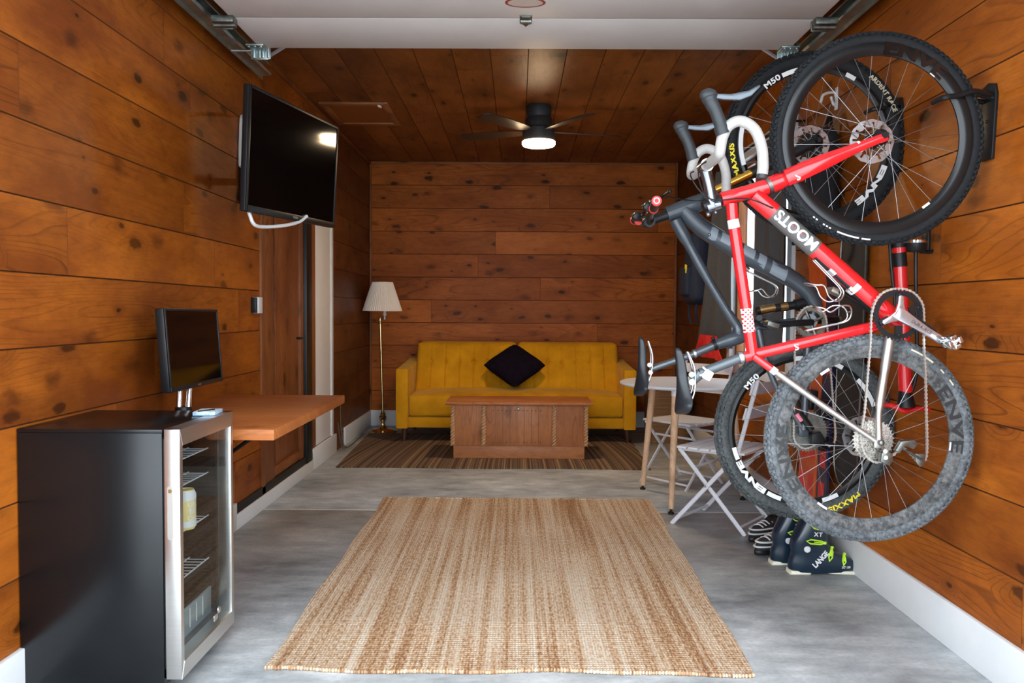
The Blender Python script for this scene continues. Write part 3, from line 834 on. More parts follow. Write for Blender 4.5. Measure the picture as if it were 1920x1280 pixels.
def back_half(xa, xb, btn):
    q = MB(); zb, zt = .44, .893; zm = .705; th = .15
    def lean(z): return lerp(7.70, 7.92, (z-zb)/(zt-zb))
    def edge(t, w): return (max(0., 1-max(0., (w-t))/w*1.) if False else 0)
    W_ = xb-xa; H_ = zt-zb
    def front(u, v):
        # rounded rectangle outline
        cx, cz = u*2-1, v*2-1; r = .16
        x, z = u*W_, v*H_
        rr = .055
        for sx_, sz_ in ((0, 1), (1, 1)):
            px = rr if sx_ == 0 else W_-rr; pz = H_-rr
            if (x < px if sx_ == 0 else x > px) and z > pz:
                dx, dz = (x-px), (z-pz); m = max(abs(dx), dz); l = math.hypot(dx, dz)
                if l > 1e-9: x, z = px+dx*m/l, pz+dz*m/l
        sag = .035*abs(2*u-1)**2.2*(1-v)**2 if False else 0
        e = min(x, W_-x, H_-z, z+.03)
        p = 1-max(0., 1-e/.045)**2
        d = .045*math.sqrt(max(0., p))
        d += .022*(1-((2*u-1)**4))*(1-((2*v-1)**4))
        for bx in btn:
            g = (xa+x-bx)
            d -= .010*math.exp(-(g/.008)**2)*min(1, e/.05)
            k = math.hypot(g, zb+z-zm)
            d -= .026*math.exp(-(k/.022)**2)
        X, Z = xa+x, zb+z
        if v < .5: Z -= .03*abs(2*((X+1)/2)-1)**3*(1-2*v)**2
        return V((X, lean(Z)-d, Z))
    G = q.grid(front, 130, 50)
    B = q.grid(lambda u, v: front(u, v)*0+V((front(u, v).x, lean(front(u, v).z)+th*.6, front(u, v).z)), 24, 10)
    # sides
    def bd(GG, nu, nv):
        return [GG[i][0] for i in range(nu)]+[GG[nu-1][j] for j in range(1, nv)]+[GG[i][nv-1] for i in range(nu-2, -1, -1)]+[GG[0][j] for j in range(nv-2, 0, -1)]
    P = bd(G, 130, 50)
    back = [q.bm.verts.new(V((v.co.x, lean(v.co.z)+th*.6, v.co.z))) for v in P]
    for i in range(len(P)): q.face([P[i], P[(i+1) % len(P)], back[(i+1) % len(P)], back[i]])
    o = q.build('backrest', M['velvet'], sofa, ang=50)
    for bx in btn:
        z = zm; y = lean(z)-.045-.022*.9+.026+.006
        b = MB(); b.ball((bx, y, z), .013, 1, .5, 1, 12, 8); b.build('button', M['velvet'], o)
back_half(-.985, -.002, [-.845, -.705, -.566, -.428, -.290, -.150])
back_half(.002, .985, [.165, .30, .44, .578, .716, .85])
for x in (-1.02, 1.0):
    for y in (7.27, 8.02):
        sg = -1 if x < 0 else 1
        q = MB(); q.tube([(x, y, .14), (x+sg*.012, y+(-.01 if y < 7.5 else .01), .0095 if y < 7.5 else 0.)], [.030, .018], 14); q.build('leg', M['darkleg'], sofa)

# pillow
def pillow():
    c = V((-.025, 7.585, .686)); ey = V((0, .47, .39)).normalized(); ex = V((1, 0, 0))
    d1 = (ex+ey).normalized(); d2 = (ey-ex).normalized(); n = ex.cross(ey); hs = .215
    q = MB(); rnd = random.Random(2)
    def pt(sd):
        def f(u, v):
            a, b_ = u*2-1, v*2-1
            ra = 1-.10*(1-a*a)*0-.07*(1-b_*b_)*0
            pin = 1-.09*((1-a*a)*abs(b_)**3+(1-b_*b_)*abs(a)**3)
            t = .085*((1-abs(a)**2.6)*(1-abs(b_)**2.6))**.55
            w = .006*math.sin(a*7+b_*3)*math.sin(b_*6-a*2)*(1-a*a)*(1-b_*b_)
            a, b_ = a*(1-.09*(a*a*b_*b_)**2), b_*(1-.09*(a*a*b_*b_)**2)
            return c+(d1*a+d2*b_)*hs*pin*1.06+n*(sd*(t+w))
        return f
    q.grid(pt(1), 30, 30); q.grid(pt(-1), 30, 30)
    o = q.build('throw_pillow', M['pillow'], weld=.0008, ang=60)
    recentre(o); tag(o, 'dark plum velvet pillow balanced on its corner in the middle of the sofa', 'pillow')
pillow()

# ------------------------------------------------------------------ cedar chest
ch = thing('wooden_chest', 'low carved oak blanket chest standing in front of the sofa', 'chest', (.015, 6.62, .0095))
q = MB(); q.span((-.512, 6.425, .0095), (.548, 6.83, .112), .004); q.build('plinth', M['oak'], ch)
q = MB(); q.span((-.526, 6.41, .112), (.562, 6.84, .446), .003)
for x in (-.528+.018, .552-.004): pass
q.build('chest_body', M['oak_v'], ch)
q = MB(); q.span((-.575, 6.372, .446), (.610, 6.86, .470), .006); q.build('lid', M['oak'], ch)
for x in (-.517, -.268, .300, .556):
    q = MB()
    for ph in (0, PI):
        q.tube([(x+.0095*math.cos(ph+k*.62), 6.400+.0095*math.sin(ph+k*.62), .120+k*.0051) for k in range(63)], .0095, 6)
    q.build('twisted_column', mat('carved_oak', (.50, .27, .13), .4) if 'carved_oak' not in bpy.data.materials else bpy.data.materials['carved_oak'], ch)
q = MB(); q.span((-.245, 6.405, .125), (.278, 6.412, .437), .002)
pn = q.build('front_panel', M['oak_v'], ch)
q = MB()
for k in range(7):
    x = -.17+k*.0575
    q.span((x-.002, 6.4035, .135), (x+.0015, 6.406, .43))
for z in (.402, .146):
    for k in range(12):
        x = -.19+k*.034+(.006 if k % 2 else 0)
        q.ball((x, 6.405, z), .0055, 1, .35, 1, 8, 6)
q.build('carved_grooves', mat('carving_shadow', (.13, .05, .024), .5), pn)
q = MB(); q.lathe([(0, -.010), (.010, -.008), (.013, 0), (.013, .006)], (.012, 6.405, .415), (0, 1, 0), 16); q.build('lock', M['galvdark'], ch)

# ------------------------------------------------------------------ brass floor lamp
lx, ly = -1.325, 7.86
lamp = thing('floor_lamp', 'brass floor lamp with pleated cream shade in the back left corner', 'lamp', (lx, ly, 0))
q = MB(); q.lathe([(0, 0), (.145, 0), (.148, .008), (.142, .016), (.10, .028), (.045, .038), (.030, .055), (.022, .075), (.020, .10), (.034, .125), (.036, .15), (.024, .165), (.028, .175), (.018, .19), (.013, .21), (0, .21)], (lx, ly, 0), seg=40); q.build('base', M['brass'], lamp)
q = MB(); q.tube([(lx, ly, .20), (lx-.025, ly, 1.10)], .0115, 14)
q.lathe([(.0115, 0), (.018, .005), (.019, .015), (.012, .022), (.014, .05), (.008, .07), (.003, .085), (0, .09)], (lx-.025, ly, 1.07), seg=20); q.build('pole', M['brass'], lamp)
q = MB(); q.tube([(lx-.025, ly, 1.09), (lx, ly-.02, 1.115), (lx+.022, ly-.02, 1.125)], .006, 8); q.build('swing_arm', M['brass'], lamp)
q = MB(); q.lathe([(0, -.05), (.008, -.048), (.008, -.02), (.018, -.01), (.020, .07), (.008, .085), (0, .085)], (lx+.022, ly-.02, 1.16), seg=20); q.build('socket', M['whiteplastic'], lamp)
q = MB(); q.lathe([(.102, 1.472), (.191, 1.195), (.187, 1.195), (.098, 1.472)], (lx, ly-.02, 0), seg=112, closed=True, wob=lambda k, r: 1+(.016 if k % 2 else -.016)); sh = q.build('lamp_shade', M['shadecloth'], lamp, ang=20)
q = MB()
for r, z in ((.104, 1.472), (.193, 1.195)): q.lathe([(r, 0), (r+.002, .004), (r, .008), (r-.006, .004)], (lx, ly-.02, z-.004), seg=64, closed=True)
q.build('shade_rim', M['shadecloth'], sh)

# ------------------------------------------------------------------ wall desk, monitor, television
dk = thing('wall_desk', 'thick orange-brown wooden shelf desk fixed to the left wall beside the fridge', 'desk', (-1.22, 3.6, .71))
q = MB(); q.span((XL+.002, 2.985, .708), (-.912, 4.215, .750), .004); q.build('desk_top', M['desk'], dk)
for y in (3.3, 3.95):
    q = MB(); q.span((XL+.001, y-.015, .38), (XL+.02, y+.015, .706), .002); q.tube([(XL+.02, y, .42), (XL+.40, y, .695)], .010, 8); q.span((XL+.001, y-.015, .69), (XL+.44, y+.015, .7075)); q.build('bracket', M['black'], dk)

def screen(name, label, cat, corners, th, bez, chin):
    """corners: top-near, top-far, bottom-far, bottom-near in metres"""
    tn, tf, bf, bn = [V(c) for c in corners]
    c = (tn+tf+bf+bn)/4; ex = ((tf+bf)-(tn+bn)).normalized(); ez = ((tn+tf)-(bn+bf)).normalized(); n = ex.cross(ez).normalized(); ez = n.cross(ex)
    w = ((tf+bf)-(tn+bn)).length/2; h = ((tn+tf)-(bn+bf)).length/2
    t = thing(name, label, cat, c)
    R = Matrix((ex, ez, n)).transposed()
    q = MB(); q.box(c-n*th*.5, (w, h, th), R, .006); body = q.build('housing', M['black'], t)
    q = MB(); q.box(c-n*(th+.012), (w*.72, h*.62, .03), R, .01); q.build('rear_cover', M['blackmatte'], t)
    q = MB(); q.box(c+n*.0012+ez*(chin-bez)/2, (w-2*bez, h-bez-chin, .0016), R); q.build('screen', M['screen'], t)
    q = MB()
    q.box(c+n*.003+ez*(h/2-bez/2), (w, bez*.9, .006), R, .002); q.box(c+n*.003-ez*(h/2-chin/2), (w, chin*.95, .006), R, .002)
    for s in (-1, 1): q.box(c+n*.003+ex*s*(w/2-bez/2), (bez*.9, h, .006), R, .002)
    q.build('bezel', M['black'], t)
    q = MB()
    for k in range(4): q.box(c-ez*(h/2-chin/2)+n*.0064+ex*(k-1.5)*chin*.42, (chin*.30, chin*.32, .0008), R)
    q.build('maker_mark', M['galv'], t)
    return t, c, ex, ez, n, w, h
tv, c, ex, ez, n, w, h = screen('television', 'black flat television on a swivel arm high on the left wall', 'television',
    [PY(472, 158, 3.54), PY(633, 238, 4.46), PY(626, 428, 4.46), PY(455, 394, 3.54)], .030, .016, .03)
q = MB(); q.box(c-n*.062, (.20, .20, .02), Matrix((ex, ez, n)).transposed(), .004); q.build('mount_plate', M['black'], tv)
q = MB(); a = c-n*.075; wl = V((XL+.03, 4.47, c.z-.01)); kn = V((XL+.22, 4.26, c.z-.01))
q.tube([a, kn], .018, 8); q.tube([kn, wl], .018, 8); q.ball(kn, .03, 1, 1, 1.2); q.build('arm', M['black'], tv)
q = MB(); q.span((XL+.001, 4.40, c.z-.13), (XL+.035, 4.55, c.z+.12), .012); q.build('wall_bracket', M['black'], tv)
q = MB(); p = [PX(452, 312, XL+.02), PX(450, 300, XL+.012), PX(452, 226, XL+.012), PX(457, 220, XL+.03), PY(472, 230, 4.0), tuple(c-n*.045)]
q.tube(catmull(p, 6), .009, 8); q.build('cable', M['whiteplastic'], tv)
q = MB(); p = [PY(464, 388, 3.64), PY(468, 402, 3.64), PY(476, 420, 3.66), PY(492, 425, 3.74), PY(530, 423, 3.90), PY(560, 416, 4.05), PY(575, 405, 4.12)]
q.tube(catmull(p, 6), .0085, 8); q.build('cable', M['whiteplastic'], tv)

mo, c, ex, ez, n, w, h = screen('monitor', 'black computer monitor on a stubby chrome post at the end of the wall desk', 'monitor',
    [PY(306, 577, 3.09), PY(405, 580, 3.67), PY(417, 714, 3.67), PY(319, 737, 3.09)], .035, .012, .02)
pp = V((-1.385, 3.30, .7505))
for dx in (-.02, .02):
    q = MB(); q.tube([(pp.x+dx, pp.y, .765), (pp.x+dx-.004, pp.y+.03, .92)], .012, 12); q.build('post', M['chrome'], mo)
q = MB(); q.lathe([(0, 0), (.055, 0), (.055, .01), (.035, .022), (.032, .045), (0, .045)], pp, seg=24); q.build('foot', M['black'], mo)
q = MB(); q.tube([(pp.x, pp.y+.03, .90), tuple(c-n*.05)], .02, 8); q.build('neck', M['black'], mo)

# light switch on the left wall
sw = thing('light_switch', 'small white and black switch box on the left wall beside the door trim', 'switch', (XL+.001, 4.64, 1.225))
q = MB(); q.span((XL+.001, 4.625, 1.178), (XL+.036, 4.70, 1.272), .003); q.build('plate', M['whiteplastic'], sw)
q = MB(); q.span((XL+.001, 4.60, 1.180), (XL+.03, 4.625, 1.270), .003); q.build('dimmer_block', M['black'], sw)

# ------------------------------------------------------------------ beverage fridge
fg = thing('beverage_fridge', 'black drinks fridge with steel-framed glass door at the front left', 'fridge', (-1.3, 2.66, 0))
FX0, FX1, FY0, FY1, FZ = -1.530, -1.085, 2.425, 2.885, .832
q = MB()
q.span((FX0, FY0, .03), (FX1, FY0+.02, FZ-.012), .002); q.build('side_panel', M['fridge'], fg)
q = MB(); q.span((FX0, FY1-.02, .03), (FX1, FY1, FZ-.012), .002); q.build('side_panel', M['fridge'], fg)
q = MB(); q.span((FX0, FY0+.02, .03), (FX0+.03, FY1-.02, FZ-.012), .002); q.build('rear_panel', M['blackmatte'], fg)
q = MB(); q.span((FX0, FY0-.002, FZ-.012), (FX1+.002, FY1+.002, FZ), .003); q.build('top_panel', M['fridge'], fg)
q = MB(); q.span((FX0+.03, FY0+.02, .03), (FX1, FY1-.02, .10), .002); q.build('bottom_panel', M['blackmatte'], fg)
for x in (FX0+.04, FX1-.04):
    for y in (FY0+.04, FY1-.04):
        q = MB(); q.lathe([(0, 0), (.018, 0), (.018, .01), (.010, .012), (.010, .032), (0, .032)], (x, y, 0), seg=12); q.build('foot', M['black'], fg)
DX0, DX1, DZ0 = FX1+.006, FX1+.054, .055
fw = .024
q = MB()
q.span((DX0, FY0, DZ0), (DX1, FY0+fw, FZ), .002); q.span((DX0, FY1-fw, DZ0), (DX1, FY1, FZ), .002)
q.prism([(FY0+.002, FZ), (FY1-.002, FZ), (FY1-fw, FZ-.052), (FY0+fw, FZ-.052)], ((DX0+DX1)/2+.0006, 0, 0), (0, 1, 0), (0, 0, 1), DX1-DX0)
q.prism([(FY0+.002, DZ0), (FY0+fw, DZ0+.05), (FY1-fw, DZ0+.05), (FY1-.002, DZ0)], ((DX0+DX1)/2+.0006, 0, 0), (0, 1, 0), (0, 0, 1), DX1-DX0)
dr = q.build('door_frame', M['steel'], fg)
q = MB(); q.span((DX1-.010, FY0+fw-.004, DZ0+.045), (DX1-.005, FY1-fw+.004, FZ-.048)); q.build('glass_pane', M['glass'], dr)
q = MB(); q.span((FX1, FY0+.008, DZ0), (FX1+.006, FY1-.008, FZ-.004)); 
q = MB()
for a, c2 in (((FY0+.008, DZ0), (FY0+.03, FZ-.004)), ((FY1-.03, DZ0), (FY1-.008, FZ-.004)), ((FY0+.008, FZ-.03), (FY1-.008, FZ-.004)), ((FY0+.008, DZ0), (FY1-.008, DZ0+.03))):
    q.span((FX1, a[0], a[1]), (FX1+.007, c2[0], c2[1]))
q.build('door_seal', M['grime'], dr)
q = MB(); oz, ox = .575, DX0+.018
pl = [(.0085*math.cos(t)+0, .075+.0085*math.sin(t)) for t in [k*PI/8 for k in range(9)]]+[(.0085*math.cos(t), -.075+.0085*math.sin(t)) for t in [PI+k*PI/8 for k in range(9)]]
q.prism(pl, (ox, FY0-.0008, oz), (1, 0, 0), (0, 0, 1), .003)
q.build('finger_recess', mat('recess_steel', (.50, .47, .44), .35, .8), dr)
q = MB(); q.lathe([(0, 0), (.006, 0), (.006, .004), (0, .004)], (ox+.001, FY0-.005, oz+.068), (0, 1, 0), 16); q.build('door_lock', M['bronze'], dr)
for z in (.30, .456, .612, .70):
    q = MB()
    for k in range(13): q.tube([(FX0+.04, FY0+.035+k*.032, z), (FX1-.03, FY0+.035+k*.032, z)], .0016, 5)
    for x in (FX0+.05, FX1-.10, FX1-.03): q.tube([(x, FY0+.022, z), (x, FY1-.022, z)], .0024, 6)
    q.build('wire_shelf', M['whitemetal'], fg)
q = MB(); q.span((FX1-.025, FY0+.03, .105), (FX1-.018, FY1-.03, .20), .002); 
kp = q.build('kick_grille', mat('grille_grey', (.22, .28, .30), .4), fg)
q = MB()
for k in range(6): q.span((FX1-.0175, FY0+.07+k*.055, .125), (FX1-.016, FY0+.075+k*.055, .19))
q.build('grille_slots', M['whiteplastic'], kp)
q = MB(); q.ball((DX1-.004, 2.745, .155), .012, .4, 1, 1); q.span((DX1-.006, 2.70, .128), (DX1-.003, 2.735, .148), .001); q.build('badge', M['chrome'], dr)

def can(x, y, z, label):
    t = thing('drink_can', label, 'can', (x, y, z))
    q = MB(); q.lathe([(0, .004), (.024, .004), (.027, 0), (.033, .010), (.033, .118), (.027, .130), (.027, .134), (.025, .131), (0, .129)], (x, y, z), seg=32); q.build('can_body', mat('can_paper', (.80, .62, .22), .35), t)
    q = MB(); q.lathe([(.0334, .100), (.0334, .118), (.0275, .1305), (.0272, .1305), (.033, .118), (.033, .1)], (x, y, z), seg=32, closed=True)
    q.lathe([(.0334, .010), (.0334, .03), (.033, .03), (.033, .010)], (x, y, z), seg=32, closed=True); q.build('white_band', M['whiteplastic'], t)
    q = MB()
    for k, s in enumerate(('UN', 'ER', 'OC')):
        def fn(a, b_, zc=.086-k*.023):
            an = math.radians(-28)+a/.034
            return V((x+.0342*math.cos(an), y+.0342*math.sin(an), z+zc+b_))
        put_text(q, s, .024, fn, 1., .0008)
    q.build('lettering', M['whiteplastic'], t)
can(-1.118, 2.675, .4585, 'yellow and white drink can standing on a wire shelf inside the fridge')

cd = thing('name_card', 'blue and white printed card lying on the corner of the fridge top', 'card', (-1.09, 2.80, FZ))
q = MB(); q.box((-1.085, 2.79, FZ+.0075), (.075, .10, .012), (0, 0, .1), .001); q.build('card_box', M['card'], cd)
q = MB(); q.box((-1.085, 2.79, FZ+.014), (.070, .094, .001), (0, 0, .1)); q.build('printed_face', mat('card_print', (.62, .72, .86), .3, var=.45, scale=70), cd)
q = MB(); q.tube([(-1.10, 2.74, FZ+.0165), (-1.065, 2.80, FZ+.0165)], .0022, 6); q.build('pen_stroke', M['black'], cd)

# loose cable by the gap in the left baseboard
q = MB(); P = [(XL+.012, 6.86, .42), (XL+.014, 6.87, .20), (XL+.03, 6.88, .05), (XL+.06, 6.92, .008), (XL+.065, 7.15, .006), (XL+.06, 7.5, .006), (XL+.055, 7.68, .006)]
q.tube(catmull(P, 6), .005, 6); q.tube(catmull([(XL+.012, 6.78, .24), (XL+.02, 6.80, .10), (XL+.04, 6.83, .02), (XL+.05, 6.90, .007)], 6), .005, 6)
o = q.build('power_cord', mat('brown_cord', (.12, .09, .05), .5)); recentre(o); tag(o, 'thin brown cord running down the left wall to the floor lamp', 'cord')

# ------------------------------------------------------------------ bicycles
def arc_fn(c, r, a0, y):
    c = V(c)
    def f(x, t):
        a = a0-x/r
        return V((c.x+(r+t)*math.cos(a), c.y+y, c.z+(r+t)*math.sin(a)))
    return f
def arc_bar(q, c, r0, r1, a0, a1, y, th=.0012, n=24):
    c = V(c)
    A = [(r0*math.cos(lerp(a0, a1, k/n)), r0*math.sin(lerp(a0, a1, k/n))) for k in range(n+1)]
    B = [(r1*math.cos(lerp(a0, a1, k/n)), r1*math.sin(lerp(a0, a1, k/n))) for k in range(n+1)]
    A = [q.bm.verts.new((c.x+x, c.y+y, c.z+z)) for x, z in A]; B = [q.bm.verts.new((c.x+x, c.y+y, c.z+z)) for x, z in B]
    for k in range(n): q.face([A[k], A[k+1], B[k+1], B[k]])
def D(d): return math.radians(d)

def wheel(bike, nm, c, R, tr, depth, m_rim, m_tyre, seed, knob=1., nsp=28, hubw=.055, rotor=None):
    """rim part carrying tyre, hub, spokes and brake rotor; axle along Y"""
    c = V(c); rnd = random.Random(seed); ax = (0, 1, 0)
    ro = R-2*tr+.006; ri = ro-depth
    q = MB()
    q.lathe([(ro, -.012), (ro+.004, -.010), (ro, -.006), (ro, .006), (ro+.004, .010), (ro, .012), (ri+depth*.45, .0125), (ri+.008, .008), (ri, .003), (ri, -.003), (ri+.008, -.008), (ri+depth*.45, -.0125)], c, ax, 96, True)
    rim = q.build(nm, m_rim, bike)
    q = MB(); rc = R-tr-.003
    q.lathe([(rc+(tr-.001)*math.cos(t)*1.0, (tr*.93)*math.sin(t)) for t in [k*2*PI/16 for k in range(16)]], c, ax, 96, True)
    nk = 104 if tr < .025 else 84
    for k in range(nk):
        a = 2*PI*k/nk
        for (of, w, rr, s2) in ((0, .010, R-.002, .5), (.55, .008, R-.0055, 0.), (-.55, .008, R-.0055, 0.), (.95, .009, R-tr*.52, .5), (-.95, .009, R-tr*.52, .5)):
            aa = a+s2*2*PI/nk
            e = V((math.cos(aa), 0, math.sin(aa))); tn = V((-math.sin(aa), 0, math.cos(aa)))
            til = of*1.05
            up = (e*math.cos(til)+V((0, 1, 0))*math.sin(til)); sd = tn.cross(up)
            q.box(c+e*rr+V((0, of*tr*.95, 0)), (2*PI*R/nk*.52, w, .0075*knob), Matrix((tn, sd, up)).transposed())
    q.build('tyre', m_tyre, rim)
    q = MB()
    q.lathe([(0, -hubw-.012), (.010, -hubw-.012), (.010, -hubw), (.026, -hubw+.018), (.027, -hubw+.022), (.014, -hubw+.030), (.013, hubw-.030), (.027, hubw-.022), (.026, hubw-.018), (.010, hubw), (.010, hubw+.012), (0, hubw+.012)], c, ax, 24)
    q.build('hub', M['black'], rim)
    for k in range(nsp):
        a = 2*PI*k/nsp+.07; s = 1 if k % 2 else -1; d = .42 if (k//2) % 2 else -.42
        h = c+V((.025*math.cos(a+d*2.6), s*(hubw-.02), .025*math.sin(a+d*2.6)))
        o = c+V(((ri+.003)*math.cos(a), s*.002, (ri+.003)*math.sin(a)))
        q = MB(); q.tube([h, o], .0009, 5); q.build('spoke', M['spoke'], rim)
    if rotor:
        rr, y = rotor
        q = MB(); n = 96
        pts_o = [(rr+.0012*math.cos(12*t)) for t in [2*PI*k/n for k in range(n)]]
        for lay in (0,):
            A = []; B = []
            for k in range(n):
                t = 2*PI*k/n
                A.append((pts_o[k], t)); B.append((rr-.024+.002*math.cos(12*t+1), t))
            for k in range(n):
                if k % 8 in (6, 7) : 
                    w0, w1 = (.62, 1.)
                else: w0, w1 = (0., 1.)
                k2 = (k+1) % n
                def P(i, w, yy):
                    t = A[i][1]; r = lerp(B[i][0], A[i][0], w)
                    return c+V((r*math.cos(t), yy, r*math.sin(t)))
                for yy in (y-.001, y+.001):
                    q.face([q.bm.verts.new(P(k, w0, yy)), q.bm.verts.new(P(k2, w0, yy)), q.bm.verts.new(P(k2, w1, yy)), q.bm.verts.new(P(k, w1, yy))])
        for k in range(6):
            t = 2*PI*k/6
            q.tube([c+V((.018*math.cos(t), y, .018*math.sin(t))), c+V(((rr-.015)*math.cos(t+.5), y, (rr-.015)*math.sin(t+.5)))], .003, 6, flat=.5)
        q.build('brake_rotor', M['silver'], rim)
    return rim

def chain_on(bike, pts, closed=True, pitch=.0127):
    """roller chain: alternating inner and outer link plates along a path (points in metres)"""
    P = catmull(pts, 24, closed); cum = [0.]
    Q = P+[P[0]] if closed else P
    for a, b in zip(Q, Q[1:]): cum.append(cum[-1]+(b-a).length)
    def at(s):
        for i in range(len(cum)-1):
            if cum[i+1] >= s: return Q[i].lerp(Q[i+1], (s-cum[i])/max(1e-9, cum[i+1]-cum[i]))
        return Q[-1]
    n = int(cum[-1]/pitch); q = MB()
    for k in range(n):
        a, b = at(k*pitch), at((k+1)*pitch); t = (b-a)
        if t.length < 1e-6: continue
        t.normalize(); yv = V((0, 1, 0)); u = yv.cross(t).normalized(); yv = t.cross(u)
        m_ = (a+b)/2; w = .0034 if k % 2 else .0022
        R = Matrix((t, yv, u)).transposed()
        for s in (-1, 1):
            q.box(m_+yv*s*w, (.0150, .0011, .0046), R)
            for e in (a, b): q.box(e+yv*s*w, (.0062, .0012, .0072), R)
        q.tube([a-yv*.0042, a+yv*.0042], .0026, 6)
    return q.build('chain', mat('chain_steel', (.62, .60, .56), .35, .9) if 'chain_steel' not in bpy.data.materials else bpy.data.materials['chain_steel'], bike)

def cog(q, c, r, teeth, th, inner):
    poly = []
    for k in range(teeth):
        for f, dr in ((.0, -.003), (.25, -.003), (.42, .0025), (.58, .0025), (.75, -.003)):
            t = 2*PI*(k+f)/teeth; poly.append((r+dr, t))
    n = len(poly); c = V(c)
    def ring(rr, y): return [q.bm.verts.new(c+V((r_*math.cos(t), y, r_*math.sin(t)))) for r_, t in ([(p[0], p[1]) for p in poly] if rr is None else [(rr, p[1]) for p in poly])]
    A, B, C_, E_ = ring(None, -th/2), ring(None, th/2), ring(inner, -th/2), ring(inner, th/2)
    for k in range(n):
        j = (k+1) % n
        q.face([A[k], A[j], B[j], B[k]]); q.face([C_[k], C_[j], A[j], A[k]]); q.face([B[k], B[j], E_[j], E_[k]]); q.face([E_[k], E_[j], C_[j], C_[k]])

def saddle_part(bike, nose, tail, out, half, nm='saddle'):
    """nose and tail points on the mid-line; out points out of the seating face"""
    nose, tail, out = V(nose), V(tail), V(out).normalized()
    ax = (tail-nose); Ln = ax.length; ax.normalize(); out = (out-ax*out.dot(ax)).normalized(); sd = ax.cross(out)
    q = MB()
    def prof(u):   # half width along the saddle
        return half*(.20+.06*u if u < .38 else .223+.777*min(1, ((u-.38)/.46))**1.6 if u < .84 else 1.0-.35*((u-.84)/.16)**2)
    def fn(u, v):
        w = prof(u); a = v*2*PI
        e = .82
        cx = math.copysign(abs(math.cos(a))**e, math.cos(a)); cz = math.copysign(abs(math.sin(a))**e, math.sin(a))
        endf = math.sqrt(max(0., 1-abs(2*u-1)**10))
        dpt = (.012+.007*math.sin(u*PI))*(endf*.9+.1)
        crown = .016*(2*u-1)**2
        z = cz*dpt*(.8 if cz > 0 else 1.15-.3*u)-(.030*cx*cx*min(1., w/.05))
        return nose+ax*(u*Ln)+sd*(cx*w*(endf*.85+.15))+out*(z+crown)
    q.grid(fn, 34, 26, closed_v=True)
    bmesh.ops.holes_fill(q.bm, edges=[e for e in q.bm.edges if len(e.link_faces) == 1])
    o = q.build(nm, M['saddle'], bike)
    q = MB()
    for s in (-1, 1):
        q.tube(catmull([nose+ax*(.06*Ln)-out*.020+sd*s*.008, nose+ax*(.30*Ln)-out*.040+sd*s*.020, nose+ax*(.62*Ln)-out*.041+sd*s*.022, nose+ax*(.86*Ln)-out*.022+sd*s*.030], 6), .0032, 8)
    q.build('saddle_rails', M['silver'], o)
    return o

def cage(bike, a, b, off, label=None, wdt=.036):
    """wire bottle cage lying along a-b, opening towards off"""
    a, b, off = V(a), V(b), V(off).normalized(); ax = (b-a).normalized(); sd = ax.cross(off)
    Ln = (b-a).length; q = MB()
    p = lambda u, s, d: a+ax*(u*Ln)+sd*(s*wdt)+off*d
    for s in (-1, 1):
        q.tube(catmull([p(0, s*.25, .004), p(.45, s*.25, .004), p(.92, s*.25, .006), p(1.05, s*.5, .03), p(1., s*.9, .055), p(.80, s*1.0, .062), p(.55, s*1.05, .05), p(.42, s*.95, .066), p(.30, s*.45, .076), p(.28, 0, .078)], 7), .0026, 7)
    q.tube(catmull([p(0, -.25, .004), p(-.03, 0, .004), p(0, .25, .004)], 5), .0026, 7)
    q.tube(catmull([p(1.05, -.5, .03), p(1.08, 0, .034), p(1.05, .5, .03)], 5), .0026, 7)
    return q.build('bottle_cage', M['silver'], bike)

# ---- the red bicycle
Y1 = 2.67
def A(u, v, y=Y1): return PY(u, v, y)
b1 = thing('bicycle', 'red and bare-metal drop-bar bicycle hanging upright from the nearer wall hook', 'bicycle', A(1640, 1008))
c1f, c1r = A(1643, 261), A(1628, 821.5)
w1f = wheel(b1, 'front_wheel', c1f, .349, .0195, .044, M['carbon'], M['rubber'], 1, rotor=(.073, .034))
w1r = wheel(b1, 'rear_wheel', c1r, .347, .0195, .044, M['dustrim'], M['dusttyre'], 2, rotor=(.07, .04))
def rimtext(rim, txt, c, r, a, size, m, y=-.0136, sx=1., bold=.001, nm='rim_lettering', rev=False):
    q = MB()
    f0 = arc_fn(c, r, D(a), y)
    f = (lambda x, t: f0(-x, -t)) if rev else f0
    put_text(q, txt, size, f, 1.05, bold, 1, sx)
    return q.build(nm, m, rim)
rimtext(w1f, 'ENVE', c1f, .2905, 66, .056, M['carbon2'], sx=1.6, bold=.0025)
rimtext(w1r, 'ENVE', c1r, .2885, 14, .056, M['decal2'], sx=1.7, bold=.001)
rimtext(w1r, 'ENVE', c1r, .2885, 194, .056, M['decal2'], sx=1.7)
q = MB(); 
arc_bar(q, c1f, .268, .276, D(52), D(48), -.0105); arc_bar(q, c1f, .268, .276, D(-50), D(-56), -.0105); q.split('rim_sticker', M['whiteplastic'], w1f)
q = MB(); arc_bar(q, c1r, .266, .275, D(-2), D(-8), -.0105); arc_bar(q, c1r, .266, .275, D(128), D(121), -.0105); arc_bar(q, c1r, .27, .277, D(-120), D(-128), -.0105); q.split('rim_sticker', M['whiteplastic'], w1r)
q = MB(); arc_bar(q, c1f, .329, .334, D(-100), D(-113), -.0188); arc_bar(q, c1f, .329, .334, D(-93.5), D(-98.5), -.0188)
for a in (-117, -119, -121, -126, -128): arc_bar(q, c1f, .329, .3335, D(a), D(a-1.2), -.0188)
q.build('tyre_print', M['whiteplastic'], w1f)
q = MB(); arc_bar(q, c1r, .322, .3275, D(67), D(52), -.0186); arc_bar(q, c1r, .322, .3265, D(46), D(43), -.0186); arc_bar(q, c1r, .322, .3265, D(38), D(34), -.0186); q.build('tyre_print', M['tan'], w1r)

